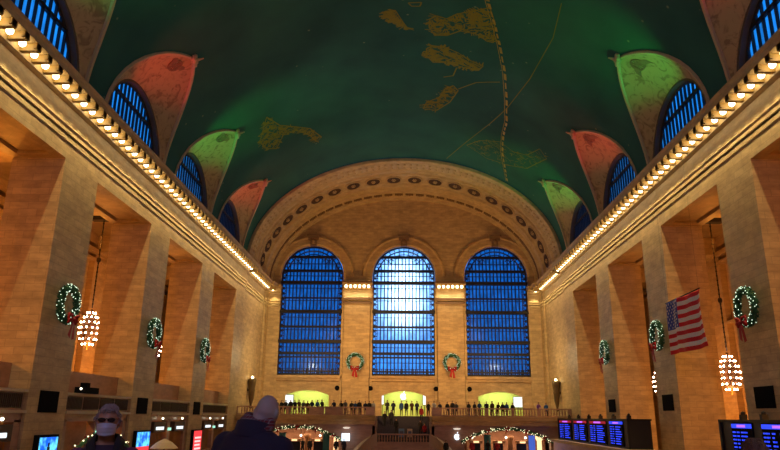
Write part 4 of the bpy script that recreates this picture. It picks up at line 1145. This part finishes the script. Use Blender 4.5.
# ---- near figures on the west stair landing
mb = MB(); mb.box(-8, 8, YB, 5.3, LZ-.4, LZ)
for q in range(24): mb.box(-8, 8, 5.3+.3*q, 5.6+.3*q, LZ-.4-.17*(q+1), LZ-.17*(q+1))
struct(mb.build('floor_landing', MARBLE))
def near_body(name, face, coatc, mats, k=1.0, narrow=1.0, lean=(0,0), head_off=(0,0,0), head_rot=0., tilt=0., hs=1.):
    """returns (body mesh, clothes parts) facing -Y, feet at z = 0"""
    mb = MB()
    nk = narrow
    ell_loft(mb, [(z*k, 0, cy, rx*nk*k, ry*k) for z, cy, rx, ry in ((.82,.0,.155,.11),(.95,0,.165,.115),(1.08,0,.145,.10),(1.25,0,.165,.11),(1.38,0,.18,.10),(1.45,0,.13,.085),(1.50,.005,.06,.06))])
    for s in (-1, 1):
        limb(mb, [(s*.085*k,0,.88*k), (s*.1*k,-.02,.48*k), (s*.105*k,.02,.08*k)], [.085*k,.058*k,.04*k]); mb.ball((s*.11*k, -.05, .04*k), (.042,.12,.04), 2)
        limb(mb, [(s*.17*nk*k,0,1.385*k), (s*.23*nk*k,.02,1.1*k), (s*.235*nk*k,-.06,.86*k)], [.05*k,.042*k,.028*k])
        hand(mb, (s*.235*nk*k,-.06,.86*k), (0,-.15,-1), s, .45, k)
    limb(mb, [(0,.02,1.44*k), (head_off[0]*.7, .012+head_off[1]*.7, 1.56*k)], [.06*k,.056*k])
    hb = MB(); head_verts(hb, (0,0,0), 1.0)
    M = Matrix.Translation((head_off[0], head_off[1]-.01, 1.635*k+head_off[2])) @ Matrix.Rotation(head_rot, 4, 'Z') @ Matrix.Rotation(tilt, 4, 'X') @ Matrix.Scale(k*hs, 4)
    hb.bm.transform(M); t = bpy.data.meshes.new('t'); hb.bm.to_mesh(t); hb.bm.free(); mb.bm.from_mesh(t); bpy.data.meshes.remove(t)
    return mb, M
def torso_coat(k, nk, closed=True, hem=.62):
    c = MB()
    ell_loft(c, [(z*k, 0, cy, rx*nk*k, ry*k) for z, cy, rx, ry in ((hem,.0,.23,.175),(.95,0,.215,.165),(1.08,0,.20,.15),(1.25,0,.215,.155),(1.36,0,.222,.145),(1.43,.005,.185,.12),(1.475,.012,.115,.095))], 28)
    for s in (-1, 1):
        limb(c, [(s*.185*nk*k,.005,1.375*k), (s*.255*nk*k,.02,1.1*k), (s*.255*nk*k,-.05,.90*k)], [.085*k,.066*k,.052*k])
    return c
# the man seen from behind
GREYH = plain('close_cropped_grey', (.30,.27,.29), .8); MSKIN = plain('man_skin', (.40,.20,.15), .5)
mb, M = near_body('man', 0, 0, None, 1.0, 1.08, head_off=(-.035,-.045,-.055), head_rot=.2, tilt=.10, hs=.93)
Mi = M.inverted()
def asg(c, n_):
    q = Mi @ Vector(c)
    if q.length < .16 and (q.y > .01 and q.z > -.085): return 1
    if q.length < .16 and q.z > .02 and q.y > -.045 : return 1
    return 0
bm_ = remesh(mb, .0075, 'body', 3, [MSKIN, GREYH], asg)
man = root('person', (-1.06, 4.5, LZ+.005), PI - .42, 'balding man in a dark navy coat and plaid scarf seen from behind', 'person'); man.scale = (1.05,)*3
from mathutils import Quaternion
man.rotation_mode = 'QUATERNION'; man.rotation_quaternion = Quaternion((0,1,0), .06) @ Quaternion((0,0,1), PI-.42)
link('body', bm_, man)
NCOAT = plain('navy_wool', (.007,.006,.034), .9)
c = torso_coat(1.0, 1.1); me = remesh(c, .012, 'coat', 5, [NCOAT]); link('coat', me, man)
c = MB()
for i in range(3): pass
R = []
for q in range(33):          # stand-up collar
    a = 2*PI*q/32; rr = Vector((.098*math.cos(a), .082*math.sin(a)+.012, 0)); hgt = .045+.02*math.sin(a)
    R.append([rr+Vector((0,0,1.455)), rr*1.04+Vector((0,0,1.475+hgt)), rr*1.16+Vector((0,0,1.47+hgt)), rr*1.35+Vector((0,0,1.44))])
c.grid(R, 0, False, True); o = c.build('collar', NCOAT, man)
def plaid():
    m, nt, b = new_mat('plaid_scarf'); N = nt.nodes; L = nt.links; tc = N.new('ShaderNodeTexCoord')
    ws = []
    for d in ('X', 'Z'):
        w_ = N.new('ShaderNodeTexWave'); w_.bands_direction = d; w_.inputs['Scale'].default_value = 16; w_.inputs['Distortion'].default_value = .4; L.new(tc.outputs['Object'], w_.inputs['Vector'])
        r = N.new('ShaderNodeValToRGB'); r.color_ramp.interpolation = 'CONSTANT'; E = r.color_ramp.elements
        E[0].color = (.10,.008,.015,1); E[1].position = .55; E[1].color = (.02,.02,.07,1); e = E.new(.88); e.color = (.2,.18,.2,1)
        L.new(w_.outputs['Fac'], r.inputs[0]); ws.append(r)
    mx = N.new('ShaderNodeMixRGB'); mx.inputs[0].default_value = .5; L.new(ws[0].outputs[0], mx.inputs[1]); L.new(ws[1].outputs[0], mx.inputs[2]); L.new(mx.outputs[0], b.inputs['Base Color']); b.inputs['Roughness'].default_value = .95
    return m
PL = plaid(); c = MB()
for lp, (zz, rr_, th) in enumerate(((1.505,.086,.030),(1.535,.078,.026))):
    c.tube([((rr_+.006*math.sin(3*a))*math.cos(a)-.012, (rr_*.92)*math.sin(a)-.002-.02*lp, zz+.012*math.sin(2*a+lp)+.012*math.cos(a)) for a in [2*PI*q/28 for q in range(28)]], th, 10, closed=True)
c.tube([(.05,-.10,1.51),(.07,-.16,1.40),(.06,-.175,1.2)], [.035,.045,.05], 10)
me = remesh(c, .009, 'scarf', 4, [PL]); link('scarf', me, man)
c = MB(); 
for s in (-1, 1): limb(c, [(s*.09,0,.86), (s*.105,-.02,.48), (s*.11,.02,.10)], [.11,.085,.075])
ell_loft(c, [(.75,0,0,.17,.13),(.98,0,0,.18,.135)]); me = remesh(c, .018, 'trousers', 4, [TROU]); link('trousers', me, man)
c = MB()
for s in (-1, 1): c.ball((s*.115, -.06, .05), (.052,.145,.055), 3)
c.build('shoes', SHOE, man)
# the masked woman coming up the stair
WSK = plain('woman_skin', (.33,.17,.12), .5)
mb, M = near_body('woman', 0, 0, None, .97, .9, head_off=(0,-.02,.0), head_rot=-.08, hs=.95)
bm_ = remesh(mb, .0075, 'body', 3, [WSK])
wz = LZ + .0; 
wom = root('person', (-2.115, 4.9, wz+.005), .36, 'person with short grey hair, dark glasses and a pale face mask', 'person')
link('body', bm_, wom)
hc = M @ Vector((0,0,0))
GH = plain('grey_hair', (.22,.19,.20), .75)
def hair_cap(hc, col, name, par, s=1., low=-.03, seed=1, fringe=.055, messy=.012):
    c = MB(); rows = []
    n, m = 56, 26
    for j in range(m+1):
        row = []
        for i in range(n):
            a = 2*PI*i/n; dx, dy = math.cos(a), math.sin(a)
            front = max(0, -dy); lim = low + (fringe-low)*min(1, front*1.25)**.8
            z_t = .128; z = z_t + (lim-z_t)*(j/m)**1.25
            t = max(-1, min(1, z/.132)); rad = math.sqrt(max(0, 1-t*t)) if z > 0 else 1-.1*abs(z)/.05
            wv = messy*noise.noise(Vector((dx*2.2+seed, dy*2.2, z*9)))+messy*.5*noise.noise(Vector((dx*13, dy*13+seed, z*6)))
            e = 1 if j < m else .93
            row.append(((.087*rad*e+wv)*dx*s+hc[0], (.108*rad*e+wv)*dy*s+.004+hc[1], z*s+hc[2]+wv*.7))
        rows.append(row)
    rows.append([(hc[0]+(p[0]-hc[0])*.8, hc[1]+(p[1]-hc[1])*.8, p[2]+.02) for p in rows[-1]])
    R = c.grid(rows, 0, True, True); c.cap(R[0][::-1])
    for q in range(260):       # loose locks give the outline a broken edge
        a = rnd.uniform(0, 2*PI); el = rnd.uniform(.05, 1.4)
        if math.sin(a) < -.3 and el < .6: continue
        d = Vector((.087*math.cos(a)*math.cos(el), .108*math.sin(a)*math.cos(el), .130*math.sin(el)))*s
        t = Vector((rnd.uniform(-1,1), rnd.uniform(-1,1), -1.2)).normalized(); p = Vector(hc)+d*1.0
        c.tube([p, p+d.normalized()*.010+t*.012, p+d.normalized()*.006+t*.032], [.005,.004,.001], 4)
    return c.build(name, col, par)
hair_cap(hc, GH, 'hair', wom, .93, -.05, 2, .082, .02)
MASK = plain('mask_pale_blue', (.40,.43,.62), .8)
c = MB(); rows = []
for j in range(13):
    v = j/12; row = []
    for i in range(21):
        u = -1+2*i/20; a = u*1.25; z = -.008 - .098*v + .016*abs(u)**2*(1-2*v)*-1
        bul = .020*math.exp(-(u/.4)**2)*math.exp(-((v-.35)/.4)**2)+.003*math.sin(v*PI*7)*(1-u*u)
        nar = 1-.12*v**2
        row.append((.078*math.sin(a)*nar, -(.088*math.cos(a)*(.55+.45*math.cos(a*.6))+.012+bul) - .006, z))
    rows.append([M @ Vector(p) for p in row])
c.grid(rows, 0, False, True)
o = c.build('face_mask', MASK, wom); md = o.modifiers.new('s','SOLIDIFY'); md.thickness = .003
c = MB()
for s in (-1, 1):
    c.tube([M @ Vector(p) for p in ((s*.073,-.035,-.02),(s*.084,.005,.018),(s*.084,.022,0),(s*.078,.0,-.04),(s*.068,-.03,-.085))], .0015, 5)
c.build('ear_loop', MASK, wom)
GL = plain('dark_lens', (.01,.006,.012), .15); c = MB()
for s in (-1, 1):
    pts = [M @ Vector((s*.034+.029*math.cos(a)*.9, -.101+.010*abs(math.cos(a))*(1 if s*math.cos(a) > 0 else 0), .014+.016*math.sin(a)*(1 if math.sin(a) < 0 else .8))) for a in [2*PI*q/18 for q in range(18)]]
    c.tube(pts, .003, 6, 0, True); f = c.bm.faces.new([c.bm.verts.new(p) for p in pts])
    c.tube([M @ Vector((s*.063,-.090,.02)), M @ Vector((s*.083,-.04,.022)), M @ Vector((s*.086,.02,.012))], .0028, 5)
c.tube([M @ Vector((-.008,-.104,.02)), M @ Vector((0,-.108,.022)), M @ Vector((.008,-.104,.02))], .0028, 5)
c.build('glasses', GL, wom)
JK = plain('dark_plum_jacket', (.022,.010,.035), .85); PUR = plain('purple_trim', (.11,.015,.10), .8)
c = torso_coat(.97, .97); me = remesh(c, .012, 'jacket', 5, [JK, PUR], lambda p, n_: 1 if (abs(p.x) > .150 and p.z > 1.30) or (.2 < abs(p.x) and p.z > 1.0) else 0); link('jacket', me, wom)
c = MB()
for s in (-1, 1):            # open collar flaps
    c.grid([[(s*.012,-.125,1.33),(s*.035,-.150,1.35)],[(s*.055,-.112,1.40),(s*.105,-.130,1.38)],[(s*.075,-.07,1.475),(s*.125,-.075,1.425)],[(s*.078,.03,1.50),(s*.128,.04,1.455)],[(0,.085,1.515),(0,.13,1.47)]], 0, False, True)
o = c.build('collar', plain('collar_dark', (.006,.006,.014), .9), wom); md = o.modifiers.new('s','SOLIDIFY'); md.thickness = .02
c = MB()
for s in (-1, 1): limb(c, [(s*.09,0,.86), (s*.1,-.02,.48), (s*.105,.02,.10)], [.10,.08,.07])
ell_loft(c, [(.75,0,0,.165,.13),(.95,0,0,.17,.13)]); me = remesh(c, .018, 'trousers', 4, [TROU]); link('trousers', me, wom)
c = MB()
for s in (-1, 1): c.ball((s*.11, -.055, .05), (.05,.135,.05), 3)
c.build('shoes', SHOE, wom)
# the third one, only the top of the head shows
mb, M = near_body('third', 0, 0, None, .94, .88)
bm_ = remesh(mb, .009, 'body', 3, [WSK])
th_ = root('person', (2.88, 5.75, 0), PI+.2, 'brown-haired person whose crown shows before the near departure board', 'person')
zt = 5.87 - (1.635*.94+.13); th_.location.z = LZ-.17*2+.005; kk = (zt+1.635*.94+.13-th_.location.z)/(1.635*.94+.125); th_.scale = (kk,)*3
link('body', bm_, th_)
hair_cap(M @ Vector((0,0,0)), plain('brown_hair', (.10,.05,.035), .7), 'hair', th_, .92, -.09, 5, -.0)
c = torso_coat(.94, .92); me = remesh(c, .014, 'jacket', 5, [JK]); link('jacket', me, th_)
c = MB()
for s in (-1, 1): limb(c, [(s*.09,0,.82), (s*.1,-.02,.48), (s*.105,.02,.10)], [.10,.08,.07])
ell_loft(c, [(.72,0,0,.165,.13),(.92,0,0,.17,.13)]); me = remesh(c, .018, 'trousers', 4, [TROU]); link('trousers', me, th_)
c = MB()
for s in (-1, 1): c.ball((s*.11, -.055, .05), (.05,.135,.05), 3)
c.build('shoes', SHOE, th_)

# ------------------------------------------------------------ lighting
OR = (1, .37, .05)
for k in range(0, 6):           # added point lights supplement the chandelier bulbs in every bay
    for s in (-1, 1):
        light('chandelier_glow', 'POINT', (s*22.75, YC(k)-6.35, (11.85 if s < 0 else 9.1)-1.75), 1000, OR, .07)
        light('upper_reveal_fill', 'POINT', (s*22.75, YC(k)-6.9, 18.6), 110, OR, .07)  # added to lift the upper reveals; no lamp hangs there
for sd in (-1, 1):             # added spots carry the cornice bulbs' light down the piers
    for (x, y, z) in BULBS[sd]:
        light('pier_wash', 'SPOT', (x - sd*.05, y, z-.22), 270, (1,.77,.38), .04, (x - sd*1.0, y, z-10), 1.5, .45)
for (x, y, z) in BULBS[0]: light('capital_wash', 'SPOT', (x, y-.2, z-.25), 110, (1,.8,.48), .05, (x, y, z-10), 2.2, 1)
for s in (-1, 1): light('end_bay_fill', 'POINT', (s*(W-5), 80.0, 13), 900, (1,.74,.36), .05)  # added fill for the end-bay walls, set well off the torches
light('west_fill', 'AREA', (0, YB+1, 20), 1900, (.72,.58,.9), 10, (0, 40, 8), size_y=12)  # added soft fill for the near faces; no west window is modelled
for s in (-1, 1):
    for k in range(0, 6):       # coloured uplights on the cornice at every lunette
        green = (k % 2 == 1) if s > 0 else (k % 2 == 0)
        if s > 0: green = (k % 2 == 0)
        # left: k=3 green,2 red,1 green,0 red ; right: k=3 red,2 green,1 red,0 green
        green = (k in (3, 1, 5)) if s < 0 else (k in (2, 0, 4))
        col = (.04, 1, .16) if green else (1, .07, .035)
        light('lunette_spot', 'SPOT', (s*(W-1.35), YC(k)-2.9, ZS+.25), 1400 if green else 1150, col, .15, (s*(W-3.3), YC(k)+.2, ZS+6.6), 1.35, .9)
        light('lunette_wash', 'AREA', (s*(W-1.1), YC(k), ZS+.15), 7, (1,.55,.2), 1.2, (s*(W-1), YC(k), ZS+9), size_y=6)
for y in (8, 30, 52, 70):       # pale washes added near the cornices to light the vault
    for s in (-1, 1):
        light('vault_wash', 'SPOT', (s*15.8, y, ZS+.6), 850, (.85, 1, .85), .3, (-s*5, y+4, ZS+RZ), 1.5, 1)
for s in (-1, 1):               # warm floods added in mid-air to light the end wall
    light('end_flood', 'SPOT', (s*15.0, 56, 22.0), 15500, (1,.60,.24), .2, (-s*3, D, 12), .8, .9)
    light('end_flood', 'SPOT', (s*16.2, 74.8, 8.0), 4600, (1,.44,.09), .1, (-s*2, D, 27), 1.7, 1)
light('end_window_lamp', 'AREA', (0, D+2.6, 22.3), 980, (.62,.8,1), 2.8, (0, D, 22.3), size_y=8)
w = bpy.data.worlds.new('dusk'); sc.world = w; w.use_nodes = True
bg = w.node_tree.nodes['Background']; bg.inputs[0].default_value = (.01, .23, .85, 1); bg.inputs[1].default_value = 2.1

# ------------------------------------------------------------ camera
cam = bpy.data.cameras.new('camera'); co = bpy.data.objects.new('camera', cam); COL.objects.link(co)
cam.sensor_width = 36; cam.lens = 660.04*36/780; cam.clip_end = 400; cam.clip_start = .05
R_ = Matrix(((.999768,-.003788,.021222),(.019316,-.27975,-.959878),(.009573,.960065,-.279612)))
co.matrix_world = Matrix.Translation((0, 0, 6.0)) @ R_.to_4x4()
sc.camera = co
sc.view_settings.view_transform = 'Standard'; sc.view_settings.look = 'None'; sc.view_settings.gamma = 1; sc.view_settings.exposure = .1
sc.cycles.use_denoising = True
sc.cycles.use_light_tree = True
sc.cycles.max_bounces = 6; sc.cycles.diffuse_bounces = 4; sc.cycles.sample_clamp_indirect = 6
